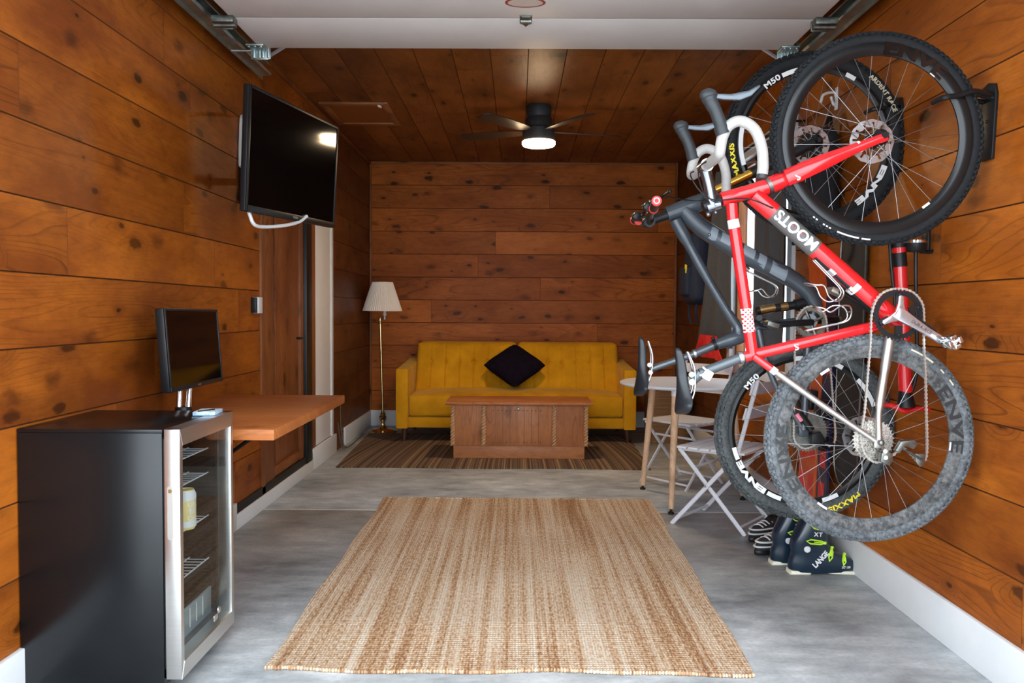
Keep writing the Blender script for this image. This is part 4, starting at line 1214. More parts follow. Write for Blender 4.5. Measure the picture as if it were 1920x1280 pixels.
HT0, HT1 = A(1352, 374), A(1438, 350)
BB = A(1674, 597); SC = A(1404, 666)
q = MB()
q.tube(catmull([HT0, HT0.lerp(HT1, .25), HT0.lerp(HT1, .75), HT1], 4), [.0235]*4+[.0240]*5+[.0265]*4, 20)
dt0 = A(1412, 366)
q.tube([dt0, A(1450, 398)], .0305, 20); q.tube([A(1528, 466), A(1680, 600)], .0305, 20)
q.tube([A(1372, 382), A(1374, 412)], .0188, 18); q.tube([A(1377, 428), A(1399, 578)], .0190, 18); q.tube([A(1405, 622), A(1411, 664)], .0192, 18)
q.tube([A(1395, 669), A(1652, 609)], .0182, 18)
q.tube([BB+V((0, -.036, 0)), BB+V((0, .036, 0))], .024, 24)
for s in (-1, 1):
    q.tube([A(1414, 668, Y1+s*.014), A(1447, 692, Y1+s*.030)], .0125, 12)
frame1 = q.build('frame', M['red'], b1)
q = MB(); q.tube([A(1450, 398), A(1528, 466)], .0303, 20); q.build('grey_band', M['greypaint'], frame1)
q = MB(); q.tube([A(1374, 412), A(1377, 428)], .0191, 18); q.tube([A(1599, 533), A(1607, 540)], .0309, 20)
for s in (-1, 1): q.tube([A(1446, 691, Y1+s*.030), A(1455, 698, Y1+s*.032)], .0127, 12)
q.split('white_band', M['whitepaint'], frame1)
q = MB(); q.tube([A(1399, 578), A(1405, 622)], .0194, 20); q.build('dotted_band', M['polka'], frame1)
DO = [A(1648, 831, Y1-.068), A(1628, 822, Y1+.068)]
q = MB()
for s, dpt in ((-1, DO[0]), (1, DO[1])):
    q.tube(catmull([A(1454, 697, Y1+s*.031), A(1540, 758, Y1+s*.045), dpt+V((-.012, 0, .008))], 6), [.0115]*4+[.0105]*4+[.009]*5, 12)
    q.tube(catmull([A(1669, 628, Y1+s*.030), A(1658, 700, Y1+s*.040), A(1648, 770, Y1+s*.056), dpt+V((0, 0, .012))], 6), [.0155]*6+[.0135]*6+[.0100]*7, 12)
    q.box(dpt, (.034, .007, .032), None, .004)
q.build('stays', M['titanium'], frame1)
q = MB(); q.tube([dt0, dt0], .001, 3) if False else None
dax = (A(1528, 466)-A(1450, 398)).normalized(); dc = (A(1450, 398)+A(1528, 466))/2
tdir = -dax; tup = V((0, 1, 0)).cross(tdir).normalized()
if tup.z > 0: tup = -tup
def tubefn(c, ex, ey, r):
    def f(x, y):
        y2 = max(-.97, min(.97, y/r)); an = math.asin(y2)
        return c+ex*x+ey*(r*math.sin(an))+V((0, -1, 0))*(r*math.cos(an))
    return f
put_text(q, 'MOOTS', .050, tubefn(dc, tdir, tup, .0309), .98, .0014, 5, 1.0)
fl_ = q.build('frame_lettering', M['whitepaint'], frame1)
for k in (-.021, .017):
    q = MB(); q.ball(tubefn(dc, tdir, tup, .0309)(k, 0), .0035, 1, .35, 1, 10, 6); q.build('letter_dot', M['red'], frame1)
q = MB()
for (cc, ax_, r) in ((A(1490, 333, Y1-.02), (A(1440, 352)-A(1620, 272)).normalized(), .0300), (A(1490, 649), (A(1400, 668)-A(1650, 610)).normalized(), .0185)):
    up = V((0, 1, 0)).cross(ax_).normalized()
    put_text(q, 'S', .032, tubefn(cc, ax_, -up if up.z > 0 else up, r+.0006), 1., .001, 5)
q.build('frame_monogram', M['whitepaint'], frame1)
# fork
q = MB()
q.tube(catmull([A(1441, 348), A(1470, 337), A(1500, 325)], 4), [.0290]*9, 16, flat=1.0)
for s in (-1, 1):
    y = Y1+s*.046
    q.tube(catmull([A(1474, 334, Y1+s*.026), A(1520, 314, Y1+s*.040), A(1590, 284, y), A(1655, 258 if s < 0 else 262, y+s*.010)], 6), [.0192]*6+[.0188, .0182, .0175, .0165, .0152, .0140, .0128, .0118, .0112, .0106, .010, .0095, .009], 14, flat=1.48)
    q.box(A(1656, 259, y+s*.010), (.03, .010, .026), (0, -.38, 0), .004)
fork1 = q.build('fork', M['red'], b1)
q = MB(); q.tube([A(1437, 350), A(1443, 347)], .0305, 20); q.build('crown_race', M['galvdark'], fork1)
q = MB(); q.tube([A(1609, 276, Y1-.046), A(1613.5, 274, Y1-.046)], .0130, 16, flat=1.48); q.build('white_ring', M['whitepaint'], fork1)
# cockpit
BC = A(1322, 312); ST = A(1337, 386)
q = MB(); q.tube([A(1350, 376), A(1318, 388)], .019, 16); q.build('headset_spacers', M['black'], b1)
q = MB(); q.tube(catmull([ST+V((-.002, 0, -.004)), A(1331, 355), BC+V((0, 0, -.01))], 4), [.022, .021, .019, .018, .018, .018, .018, .019, .020], 14)
q.tube([ST+V((-.022, 0, -.007)), ST+V((.02, 0, .007))], .021, 14)
q.ball(A(1328, 402, Y1-.02), .008); q.ball(A(1342, 398, Y1-.02), .006)
stem = q.build('stem', mat('polished_dark', (.20, .22, .25), .2, .9), b1)
q = MB(); q.tube([BC+V((0, -.030, 0)), BC+V((0, .030, 0))], .021, 18); q.build('clamp_band', M['chrome'], stem)
q = MB(); YB0 = .205
def bar_side(s):
    y = Y1+s*YB0
    yy = y
    f = .02 if s < 0 else .0
    mid = BC
    # reach and drop measured in the frame's own plane
    def w(dx, dz, k): return V((BC.x+dx, Y1+s*YB0*k, BC.z+dz))
    return [w(0, 0, 0), w(0, 0, .5), w(.0, .002, .88), w(-.002, .012, .99), w(.004, .050, 1.0), w(.022, .085, 1.0), w(.058, .100, 1.01), w(.100, .075, 1.02), w(.122, .020, 1.03), w(.126, -.035, 1.05), w(.124, -.062, 1.05)]
bl, br = catmull(bar_side(-1), 6), catmull(bar_side(1), 6)
q.tube(bl, .0168, 14); q.tube(br, .0168, 14)
bar1 = q.build('handlebar_tape', M['tape'], b1)
q = MB()
for P in (bl, br): q.tube([P[-1], P[-1]+(P[-1]-P[-3]).normalized()*.012], .0158, 14)
q.split('bar_end_plug', M['hood'], bar1)
for s in (-1, 1):
    k = Y1+s*YB0
    def w(dx, dz, dy=0.): return V((BC.x+dx, k+dy, BC.z+dz))
    q = MB(); q.tube(catmull([w(.006, .060), w(-.006, .100), w(-.018, .130), w(-.034, .160), w(-.040, .176)], 6), [.0215]*4+[.0195]*5+[.0190]*5+[.0205]*5+[.0225]*4+[.021, .016], 16)
    q.ball(w(-.040, .178), .024, 1.15, .85, .85)
    hd = q.build('brake_hood', M['hood'], b1)
    q = MB(); q.prism([(-.035, .008), (.02, .004), (.075, .012), (.108, .028), (.112, .022), (.085, -.004), (.05, -.016), (.0, -.012), (-.03, -.006)], w(.005, .176), (1, 0, .05), (0, 0, 1), .014, bev=.003)
    q.build('brake_lever', mat('grey_lever', (.10, .115, .13), .3, .6) if 'grey_lever' not in bpy.data.materials else bpy.data.materials['grey_lever'], hd)
q = MB()
for s in (-1, 1):
    q.tube(catmull([V((BC.x+.01, Y1+s*.12, BC.z+.01)), V((BC.x-.035, Y1+s*.06, BC.z-.02)), A(1330, 372, Y1+s*.03), A(1400, 372, Y1-.04), A(1450, 390, Y1-.036)], 6), .0025, 6)
q.build('cable_housing', M['black'], b1)
# seat post and saddle
q = MB(); q.tube([A(1398, 667), A(1312, 700)], .0165, 16); q.tube([A(1312, 700), A(1298, 712)], .019, 16)
sp1 = q.build('seatpost', mat('grey_post', (.10, .115, .125), .35, .4), b1)
q = MB(); q.tube([A(1385, 671), A(1392, 669)], .0215, 18); q.build('seat_clamp', M['silver'], sp1)
q = MB(); q.tube([A(1297, 702, Y1-.024), A(1297, 702, Y1+.024)], .010, 12); q.tube([A(1298, 716, Y1-.022), A(1298, 716, Y1+.022)], .011, 12); q.build('saddle_clamp', M['galvdark'], sp1)
q = MB(); q.box(A(1327, 703, Y1-.03), (.030, .022, .034), (0, .5, 0), .006); q.tube(catmull([A(1318, 688, Y1-.018), A(1326, 697, Y1-.028), A(1312, 704, Y1-.022)], 5), .0035, 6)
q.build('tail_light', M['whiteplastic'], sp1)
saddle_part(b1, A(1277, 652), A(1277, 776), (-1, 0, -.02), .064)
# crankset
CRX = A(1684, 590, Y1-.052)
q = MB(); cog(q, CRX, .0815, 40, .003, .064); 
cr = q.build('chainring', M['black'], b1)
q = MB(); yo = CRX+V((0, -.006, 0))
arm_e = A(1772, 640, Y1-.085)
ad = (arm_e-yo); adn = V((ad.x, 0, ad.z)).normalized(); aln = V((ad.x, 0, ad.z)).length; an = adn.cross(V((0, 1, 0)))
q.prism([(-.018, -.016), (0, -.021), (.05, -.016), (.10, -.0125), (aln-.01, -.0135), (aln+.008, -.009), (aln+.011, 0), (aln+.008, .009), (aln-.01, .0135), (.10, .0125), (.05, .016), (0, .021), (-.018, .016)], yo+V((0, -.012, 0)), adn, (0, 0, 1) if False else an, .018, bev=.004)
a0 = math.atan2(adn.z, adn.x)
lt = MB(); put_text(lt, 'DURA-ACE', .015, plane_fn(yo+adn*.075+V((0, -.0216, 0)), adn, (-adn.z, 0, adn.x)), 1.05, .0002, 0)
for da in (1.9, -1.9, .7+.0, ):
    pass
for t in (D(90), D(205)):
    e = V((math.cos(t), 0, math.sin(t))); n_ = e.cross(V((0, 1, 0)))
    q.prism([(0, -.019), (.035, -.0095), (.060, -.0075), (.064, 0), (.060, .0075), (.035, .0095), (0, .019)], yo+V((0, -.009, 0)), e, n_, .010, bev=.002)
arm = q.build('crank_arm', mat('crank_alloy', (.66, .67, .72), .25, .9), b1)
lt.build('arm_lettering', M['decal'], arm)
q = MB()
for t in (D(90), D(205), D(270), D(22)):
    e = V((math.cos(t), 0, math.sin(t))); n_ = e.cross(V((0, 1, 0)))
    q.prism([(.035, -.012), (.068, -.011), (.070, .011), (.035, .012)], yo+V((0, .001, 0)), e, n_, .006)
    q.ball(yo+e*.0655+V((0, -.006, 0)), .005, 1, .5, 1, 8, 6)
q.prism([(.03, -.024), (aln*.75, -.020), (aln*.86, -.012), (.05, -.012)], yo+V((0, -.006, 0)), adn, an if (an.z < 0) else -an, .014)
q.build('spider', M['black'], cr)
q = MB(); p = arm_e+V((0, -.01, 0))
q.tube([p+V((0, .02, 0)), p+V((0, -.045, 0))], .008, 10)
for k in range(4):
    t = k*PI/2+.5
    q.box(p+V((.017*math.cos(t), -.03, .017*math.sin(t))), (.012, .055, .022), (0, -t, 0), .003)
q.ball(p+V((0, -.03, 0)), .015, 1, 1.5, 1, 12, 8)
q.build('pedal', M['chrome'], arm)
q = MB(); pa = BB+V((0, .075, 0)); pe = pa-adn*.172
q.tube([pa, pe], [.016, .012], 12, flat=.6); q.build('crank_arm', M['black'], b1)
q = MB(); q.box(pe+V((0, .04, 0)), (.05, .06, .02), (0, .4, 0), .005); q.build('pedal', mat('tan_pedal', (.35, .30, .24), .4, .6), b1)
# cassette, derailleur, chain
q = MB(); cx = c1r+V((0, -.036, 0))
for k, r in enumerate((.067, .060, .054, .0485, .043, .038, .0335, .029, .025, .021)):
    cog(q, cx+V((0, -k*.0028, 0)), r, max(11, int(r*2*PI/.0127)), .0018, r*.55)
q.build('cassette', M['cogs'], b1)
RD = A(1664, 848, Y1-.075)
q = MB(); 
q.prism([(-.020, -.016), (.010, -.030), (.022, -.014), (.020, .010), (.0, .018), (-.016, .012)], A(1660, 855, Y1-.08), (1, 0, 0), (0, 0, 1), .022, bev=.004)
q.prism([(-.030, -.010), (-.012, .020), (.030, .026), (.044, .010), (.030, -.006), (0., .004), (-.015, -.020)], A(1694, 838, Y1-.085), (1, 0, 0), (0, 0, 1), .020, bev=.004)
q.ball(A(1653, 830, Y1-.085), .010, 1, .7, 1)
rd = q.build('rear_derailleur', M['galvdark'], b1)
q = MB()
q.tube([A(1696, 842, Y1-.08), A(1728, 862, Y1-.08)], .010, 10, flat=.4)
q.prism([(-.02, .014), (.018, .012), (.014, -.022), (0, -.03), (-.012, -.016)], A(1725, 858, Y1-.078), (1, 0, 0), (0, 0, 1), .006, bev=.002)
q.build('jockey_cage', M['galvdark'], rd)
q = MB()
for u, v in ((1660, 846), (1661, 858)): q.lathe([(0, -.004), (.005, -.004), (.0075, 0), (0, .001)], A(u, v, Y1-.095), (0, 1, 0), 12)
q.build('limit_screw', M['whiteplastic'], rd)
def cc(u, v, y=Y1-.050): return A(u, v, y)
pts = [cc(1685, 541), cc(1710, 547), cc(1728, 567), cc(1732, 592), cc(1732, 640), cc(1735, 700), cc(1737, 780), cc(1738, 838), cc(1735, 860), cc(1724, 868), cc(1706, 850), cc(1690, 838), cc(1678, 850), cc(1660, 862), cc(1640, 866), cc(1622, 852), cc(1614, 826), cc(1616, 800), cc(1621, 770), cc(1627, 700), cc(1632, 640), cc(1634, 590), cc(1643, 562), cc(1660, 546)]
chain_on(b1, pts)
# bottle cages, mini pump
dn = (A(1680, 600)-A(1410, 366)).normalized(); un = V((0, 1, 0)).cross(dn); un = -un if un.z > 0 else un
cage(b1, A(1528, 486), A(1585, 545), un*1.0+V((-.25, 0, 0)))
tn_ = (A(1652, 609)-A(1395, 669)).normalized(); up_ = V((0, 1, 0)).cross(tn_); up_ = -up_ if up_.z < 0 else up_
cage(b1, A(1512, 622), A(1592, 604), up_)
q = MB(); q.tube([A(1530, 480, Y1-.01), A(1596, 540, Y1-.01)], .0105, 12); pm = q.build('mini_pump', M['black'], b1)
q = MB(); q.tube([A(1556, 503, Y1-.01), A(1566, 513, Y1-.01)], .0125, 12); q.tube([A(1593, 537, Y1-.01), A(1601, 545, Y1-.01)], .0125, 12); q.build('pump_collar', M['silver'], pm)
q = MB(); q.tube([A(1598, 547), A(1650, 590)], [.012, .014], 10, flat=.7); q.build('downtube_guard', M['black'], frame1)

# ---- the grey bicycle behind it
Y2 = 3.32
def Bp(u, v, y=Y2): return PY(u, v, y)
b2 = thing('bicycle', 'dark grey full-suspension mountain bicycle hanging behind the red bicycle', 'bicycle', Bp(1520, 970))
c2f, c2r = Bp(1525, 268), Bp(1507, 806)
w2f = wheel(b2, 'front_wheel', c2f, .370, .029, .030, M['carbon'], M['rubber'], 3, 1.25, rotor=(.08, .038))
w2r = wheel(b2, 'rear_wheel', c2r, .370, .029, .030, M['carbon'], M['dusttyre2'], 4, 1.25, rotor=(.08, .045))
rm = .302
for w_, c_, lst in ((w2f, c2f, ((117, 104, .006), (66, 58, .006), (198, 165, .004), (-2, -8, 0))), (w2r, c2r, ((194, 204, 0), (-62, -75, 0), (20, 45, 0), (60, 100, 0), (240, 252, 0)))):
    q = MB()
    for a, b_, o in lst: arc_bar(q, c_, rm-.010, rm+.008, D(a), D(b_), -.0138)
    q.split('rim_decal', M['whiteplastic'], w_)
rimtext(w2f, 'M50', c2f, rm, 126, .032, M['whiteplastic'], sx=1.3)
rimtext(w2r, 'M50', c2r, rm, 138, .032, M['whiteplastic'], y=-.0142, sx=1.3)
rimtext(w2f, 'ENVE', c2f, rm-.001, -36, .030, M['whiteplastic'], y=-.0142, sx=2.6, bold=.002)
rimtext(w2r, 'ENVE', c2r, rm-.001, 222, .030, M['whiteplastic'], y=-.0142, sx=2.3, bold=.002)
rimtext(w2f, 'MAXXIS', c2f, .342, 193, .030, M['yellow'], y=-.0275, bold=.0012, nm='tyre_lettering', sx=1.25)
rimtext(w2r, 'MAXXIS', c2r, .342, -61, .032, M['yellow'], y=-.0275, bold=.0012, nm='tyre_lettering', sx=1.25)
rimtext(w2f, 'ARDENT RACE', c2f, .342, 36, .026, M['tan'], y=-.0275, bold=.001, nm='tyre_lettering')
# frame
q = MB()
H0, H1 = Bp(1250, 402), Bp(1322, 376)
q.tube([H0, H0.lerp(H1, .3), H0.lerp(H1, .7), H1], [.031, .034, .036, .035], 18)
q.tube(catmull([Bp(1282, 392), Bp(1318, 428), Bp(1395, 476), Bp(1470, 514), Bp(1512, 545), Bp(1527, 575), Bp(1520, 602)], 5), [.036]*5+[.037]*10+[.036]*6+[.034]*6+[.030]*4, 18)
q.tube(catmull([Bp(1266, 412), Bp(1290, 456), Bp(1325, 520), Bp(1362, 582), Bp(1382, 612), Bp(1386, 632)], 5), [.026]*5+[.020]*5+[.018]*6+[.020]*5+[.026]*5, 16)
q.tube(catmull([Bp(1342, 646), Bp(1372, 636), Bp(1404, 626), Bp(1424, 612)], 4), [.022, .023, .025, .028, .030, .030, .028, .026, .024, .022, .022, .022, .022], 16)
q.tube(catmull([Bp(1424, 612), Bp(1470, 606), Bp(1518, 600)], 4), .018, 12)
q.tube([Bp(1518, 602, Y2-.045), Bp(1518, 602, Y2+.045)], .030, 20)
fr2 = q.build('frame', M['slate'], b2)
q = MB()
dd = (Bp(1470, 514)-Bp(1318, 428)).normalized(); du = V((0, 1, 0)).cross(dd); du = -du if du.z > 0 else du
for a, b_ in ((.06, .13), (.17, .27), (.40, .52), (.56, .64), (.70, .86)):
    base = Bp(1318, 430); Lt = (Bp(1495, 530)-base)
    c_ = base+Lt*((a+b_)/2); w_ = Lt.length*(b_-a)
    f = tubefn(c_, dd, du, .0376)
    G = q.grid(lambda u, v: f((u-.5)*w_+(v-.5)*.012, (v-.5)*.052), 4, 8)
q.build('frame_graphics', M['slate2'], fr2)
# swing arm
q = MB()
for s in (-1, 1):
    q.tube(catmull([Bp(1422, 618, Y2+s*.030), Bp(1432, 660, Y2+s*.038), Bp(1456, 726, Y2+s*.050), Bp(1507, 806, Y2+s*.076)], 6), [.014]*6+[.012]*6+[.011]*7, 12)
    q.tube(catmull([Bp(1516, 622, Y2+s*.034), Bp(1512, 700, Y2+s*.052), Bp(1507, 806, Y2+s*.076)], 6), [.016]*5+[.013]*8, 12)
    q.box(Bp(1507, 806, Y2+s*.076), (.04, .008, .05), None, .004)
sw2 = q.build('swingarm', M['slate'], b2)
q = MB()
q.tube(catmull([Bp(1408, 598, Y2-.032), Bp(1418, 604, Y2-.034), Bp(1440, 612, Y2-.034), Bp(1470, 608, Y2-.034)], 4), [.016]*5+[.014]*8, 10, flat=.5)
q.tube([Bp(1424, 596, Y2-.05), Bp(1424, 596, Y2+.05)], .012, 12); q.ball(Bp(1431, 604, Y2-.04), .016, 1, .5, 1); q.build('rocker_link', M['black'], b2)
q = MB(); q.tube([Bp(1418, 583), Bp(1502, 570)], .017, 16); q.tube([Bp(1490, 572), Bp(1508, 569)], .024, 16); sk = q.build('rear_shock', M['black'], b2)
q = MB(); q.tube([Bp(1424, 582), Bp(1452, 577)], .0185, 16); q.tube([Bp(1462, 576), Bp(1476, 574)], .0195, 16); q.build('shock_body', M['bronze'], sk)
# suspension fork
q = MB()
fd = (Bp(1525, 268)-Bp(1345, 355))
for s in (-1, 1):
    yy = Y2+s*.062
    q.tube([Bp(1338, 358, yy), Bp(1410, 324, yy)], .0175, 16)
fk = q.split('fork_stanchion', M['gold'], b2)[0]
q = MB()
for s in (-1, 1):
    yy = Y2+s*.062
    q.tube(catmull([Bp(1408, 325, yy), Bp(1430, 315, yy), Bp(1480, 291, yy), Bp(1525, 268, yy)], 5), [.024]*4+[.023]*6+[.021]*6, 16)
q.tube(catmull([Bp(1416, 320, Y2-.062), Bp(1446, 296, Y2-.04), Bp(1450, 290, Y2), Bp(1446, 296, Y2+.04), Bp(1416, 320, Y2+.062)], 6), .017, 10)
q.build('fork_lowers', M['black'], fk)
q = MB(); q.tube([Bp(1332, 364, Y2-.085), Bp(1332, 364, Y2+.085)], .030, 16, flat=.8); q.build('fork_crown', M['black'], fk)
# bar, stem, controls
SB = Bp(1216, 416)
q = MB(); q.tube(catmull([Bp(1262, 400), Bp(1240, 407), SB], 3), [.023, .022, .020, .019, .019, .019, .020], 12); q.tube([SB+V((0, -.028, 0)), SB+V((0, .028, 0))], .024, 16)
for d in (-.018, .018): q.ball(SB+V((-.02, d, -.014)), .006); q.ball(SB+V((-.016, d, .018)), .006)
st2 = q.build('stem', M['black'], b2)
q = MB(); put_text(q, '8', .05, plane_fn(Bp(1219, 402, Y2-.027), (1, 0, .2), (-.2, 0, 1)), 1., .002); q.build('stem_number', M['whiteplastic'], st2)
E0, E1 = PY(1231, 377, 2.97), PY(1189, 413, 3.70)
q = MB(); q.tube(catmull([E0, E0.lerp(SB, .35)+V((0, 0, .01)), E0.lerp(SB, .75)+V((0, 0, .008)), SB+V((0, -.04, 0)), SB+V((0, .04, 0)), E1.lerp(SB, .75)+V((0, 0, .008)), E1.lerp(SB, .35)+V((0, 0, .01)), E1], 6), .0145, 12)
hb = q.build('handlebar', M['carbon'], b2)
for E_ in (E0, E1):
    d = (SB-E_).normalized()
    q = MB(); q.tube([E_, E_+d*.12], .0165, 16); g = q.build('grip', M['black'], hb)
    q = MB(); q.tube([E_-d*.006, E_+d*.008], .0185, 20); q.tube([E_+d*.115, E_+d*.127], .0185, 20); q.build('lock_ring', M['redplastic'], g)
    q = MB(); p = E_-d*.0075
    q.tube([p+V((.010*math.cos(t), 0, .010*math.sin(t))) for t in [k*PI/10 for k in range(20)]], .0022, 6, closed=True); q.build('end_ring', M['whiteplastic'], g)
    q = MB(); o = E_+d*.155
    q.tube([o, o+V((.012, 0, .030))], .013, 10); q.tube(catmull([o+V((.010, 0, .03)), o+V((.034, -d.y*.03, .052)), o+V((.046, -d.y*.10, .060))], 5), .0065, 8)
    q.ball(o+V((.046, -d.y*.10, .060)), .008); q.box(o+V((-.018, d.y*.02, .018)), (.03, .05, .035), (0, .5, 0), .008)
    bl_ = q.build('brake_lever', M['black'], hb)
    q = MB(); q.tube([o+V((-.02, 0, .0)), o+V((-.035, d.y*.03, .025))], .006, 8); q.ball(o+V((.005, -.012, .022)), .007); q.ball(o+V((-.014, -.012, .035)), .006); q.build('shifter', M['galvdark'], bl_)
q = MB(); q.tube(catmull([E0+V((.03, .2, .03)), SB+V((.05, -.1, .09)), Bp(1290, 375, Y2-.06), Bp(1330, 372, Y2-.06), Bp(1420, 330, Y2-.07)], 8), .0025, 6); q.build('brake_hose', M['black'], b2)
# dropper post, saddle
q = MB(); q.tube([Bp(1350, 643), Bp(1300, 664)], .0175, 16); q.tube([Bp(1300, 664), Bp(1222, 691)], .0145, 16); sp2 = q.build('dropper_post', mat('satin_post', (.11, .12, .13), .3, .6), b2)
q = MB(); q.tube([Bp(1337, 648), Bp(1343, 645.5)], .0225, 18); q.ball(Bp(1337, 634), .008); q.build('seat_clamp', M['black'], sp2)
q = MB(); q.tube([Bp(1300, 664), Bp(1304, 662.5)], .019, 18); q.tube([Bp(1218, 684, Y2-.022), Bp(1218, 684, Y2+.022)], .009, 10); q.tube([Bp(1220, 698, Y2-.02), Bp(1220, 698, Y2+.02)], .009, 10); q.build('saddle_clamp', M['silver'], sp2)
saddle_part(b2, Bp(1207, 632), Bp(1197, 742), (-1, 0, .08), .066)
# drivetrain
C2 = Bp(1520, 604, Y2-.055)
q = MB(); cog(q, C2, .066, 32, .003, .045)
for k in range(4): t = k*PI/2+.4; q.tube([C2, C2+V((.052*math.cos(t), 0, .052*math.sin(t)))], .006, 6)
q.build('chainring', M['galvdark'], b2)
q = MB(); e2 = Bp(1440, 608, Y2-.09); q.tube(catmull([C2+V((0, -.015, 0)), C2.lerp(e2, .5)+V((0, -.02, 0)), e2], 4), [.017]*4+[.013]*5, 12, flat=.8); a2 = q.build('crank_arm', M['black'], b2)
q = MB(); q.box(e2+V((0, -.045, 0)), (.05, .06, .022), (0, .3, 0), .005); q.ball(e2+V((0, -.045, 0)), .018, 1, 1.6, 1); q.build('pedal', M['galvdark'], a2)
q = MB(); e3 = C2+(C2-e2)*1.0+V((0, .15, 0)); q.tube([C2+V((0, .11, 0)), e3], [.016, .012], 10); q.build('crank_arm', M['black'], b2)
q = MB(); q.box(e3+V((0, .045, 0)), (.05, .06, .022), (0, -.3, 0), .005); q.build('pedal', M['galvdark'], b2)
q = MB()
for k, r in enumerate((.083, .074, .066, .058, .051, .044, .038, .032, .026, .021)):
    cog(q, c2r+V((0, -.036-k*.0028, 0)), r, max(10, int(r*2*PI/.0127)), .0018, r*.55)
q.build('cassette', M['galvdark'], b2)
q = MB(); q.prism([(-.025, -.02), (.02, -.03), (.035, .0), (.015, .03), (-.02, .02)], Bp(1530, 822, Y2-.09), (1, 0, 0), (0, 0, 1), .026, bev=.005)
q.tube([Bp(1535, 826, Y2-.09), Bp(1562, 832, Y2-.08)], .012, 8, flat=.5)
q.tube([Bp(1500, 775, Y2-.085), Bp(1522, 806, Y2-.09)], .014, 8)
rd2 = q.build('rear_derailleur', M['black'], b2)
q = MB(); q.tube([Bp(1494, 776, Y2-.088), Bp(1503, 789, Y2-.092)], .009, 8); q.build('pink_tab', mat('pink_tab', (.75, .2, .28), .4), rd2)
def c3(u, v): return Bp(u, v, Y2-.055)
chain_on(b2, [c3(1520, 574), c3(1542, 584), c3(1550, 606), c3(1556, 680), c3(1564, 780), c3(1566, 822), c3(1556, 836), c3(1540, 826), c3(1524, 836), c3(1506, 840), c3(1490, 826), c3(1488, 800), c3(1490, 700), c3(1491, 612), c3(1502, 584)])
cage(b2, Bp(1405, 508), Bp(1460, 535), du*1.0, wdt=.034)
q = MB(); q.tube([Bp(1396, 500), Bp(1404, 506)], .010, 8); q.ball(Bp(1330, 440, Y2-.04), .006); q.build('cage_bolt', M['galvdark'], b2)

# ---- the two wall hooks
def hook(label, y, zt, zb, cwheel, R, aim):
    t = thing('bike_hook', label, 'hook', (XR, y, zt))
    q = MB(); h = zt-zb
    q.prism([(-.030, -h/2), (.030, -h/2), (.036, -h*.15), (.044, h*.32), (.034, h/2-.01), (0, h/2), (-.034, h/2-.01), (-.044, h*.32), (-.036, -h*.15)], (XR-.005, y, (zt+zb)/2), (0, -1, 0), (0, 0, 1), .012, bev=.003)
    for dz in (.04, h*.5): q.ball((XR-.012, y, zt-dz), .006, .6, 1, 1, 8, 6) 
    p = q.build('back_plate', M['black'], t)
    q = MB(); z = zt-.045; cy = cwheel.y
    for s in (-1, 1): q.tube([(XR-.01, y+s*.03, z-.01), (XR-.06, y+s*.026, z)], .008, 8)
    xi = cwheel.x+math.sqrt(max(0, aim**2-(z-cwheel.z)**2))
    q.tube(catmull([(XR-.012, y-.026, z-.004), (XR-.09, cy-.036, z), (xi+.03, cy-.036, z-.012), (xi-.016, cy-.034, z-.02), (xi-.024, cy-.01, z-.02), (xi-.024, cy+.03, z-.02)], 5), .009, 10)
    q.build('hook_arm', M['black'], t)
hook('black bicycle hook nearer the front, holding the front wheel of the red bicycle', Y1+.03, PX(1850, 160, XR).z, PX(1850, 302, XR).z, c1f, .349, .268)
hook('black bicycle hook further back, holding the front wheel of the grey bicycle', Y2+.03, PX(1690, 180, XR).z, PX(1690, 285, XR).z, c2f, .37, .288)

# ------------------------------------------------------------------ round table
TX, TY, TZ = 1.075, 5.09, .757
tb = thing('round_table', 'small round white table on three pale wooden legs', 'table', (TX, TY, 0))
q = MB(); q.lathe([(0, TZ), (.405, TZ), (.415, TZ-.004), (.418, TZ-.012), (.405, TZ-.022), (0, TZ-.024)], (TX, TY, 0), seg=72); q.build('table_top', M['whitemetal'], tb)
for (x, y) in ((.855, 5.381), (.921, 4.726), (1.452, 5.10)):
    d = V((TX-x, TY-y, 0)); top = V((x, y, 0))+d*.22
    q = MB(); q.tube([V((x, y, .03)), top+V((0, 0, TZ-.06))], [.017, .024], 16); lg = q.build('leg', M['beech'], tb)
    q = MB(); q.tube([top+V((0, 0, TZ-.062)), top+V((0, 0, TZ-.022))], .026, 16); q.build('leg_socket', M['whitemetal'], lg)
    q = MB(); q.lathe([(0, 0), (.018, 0), (.018, .012), (.008, .014), (.008, .034), (0, .034)], (x, y, 0), seg=16); q.build('levelling_foot', M['black'], lg)

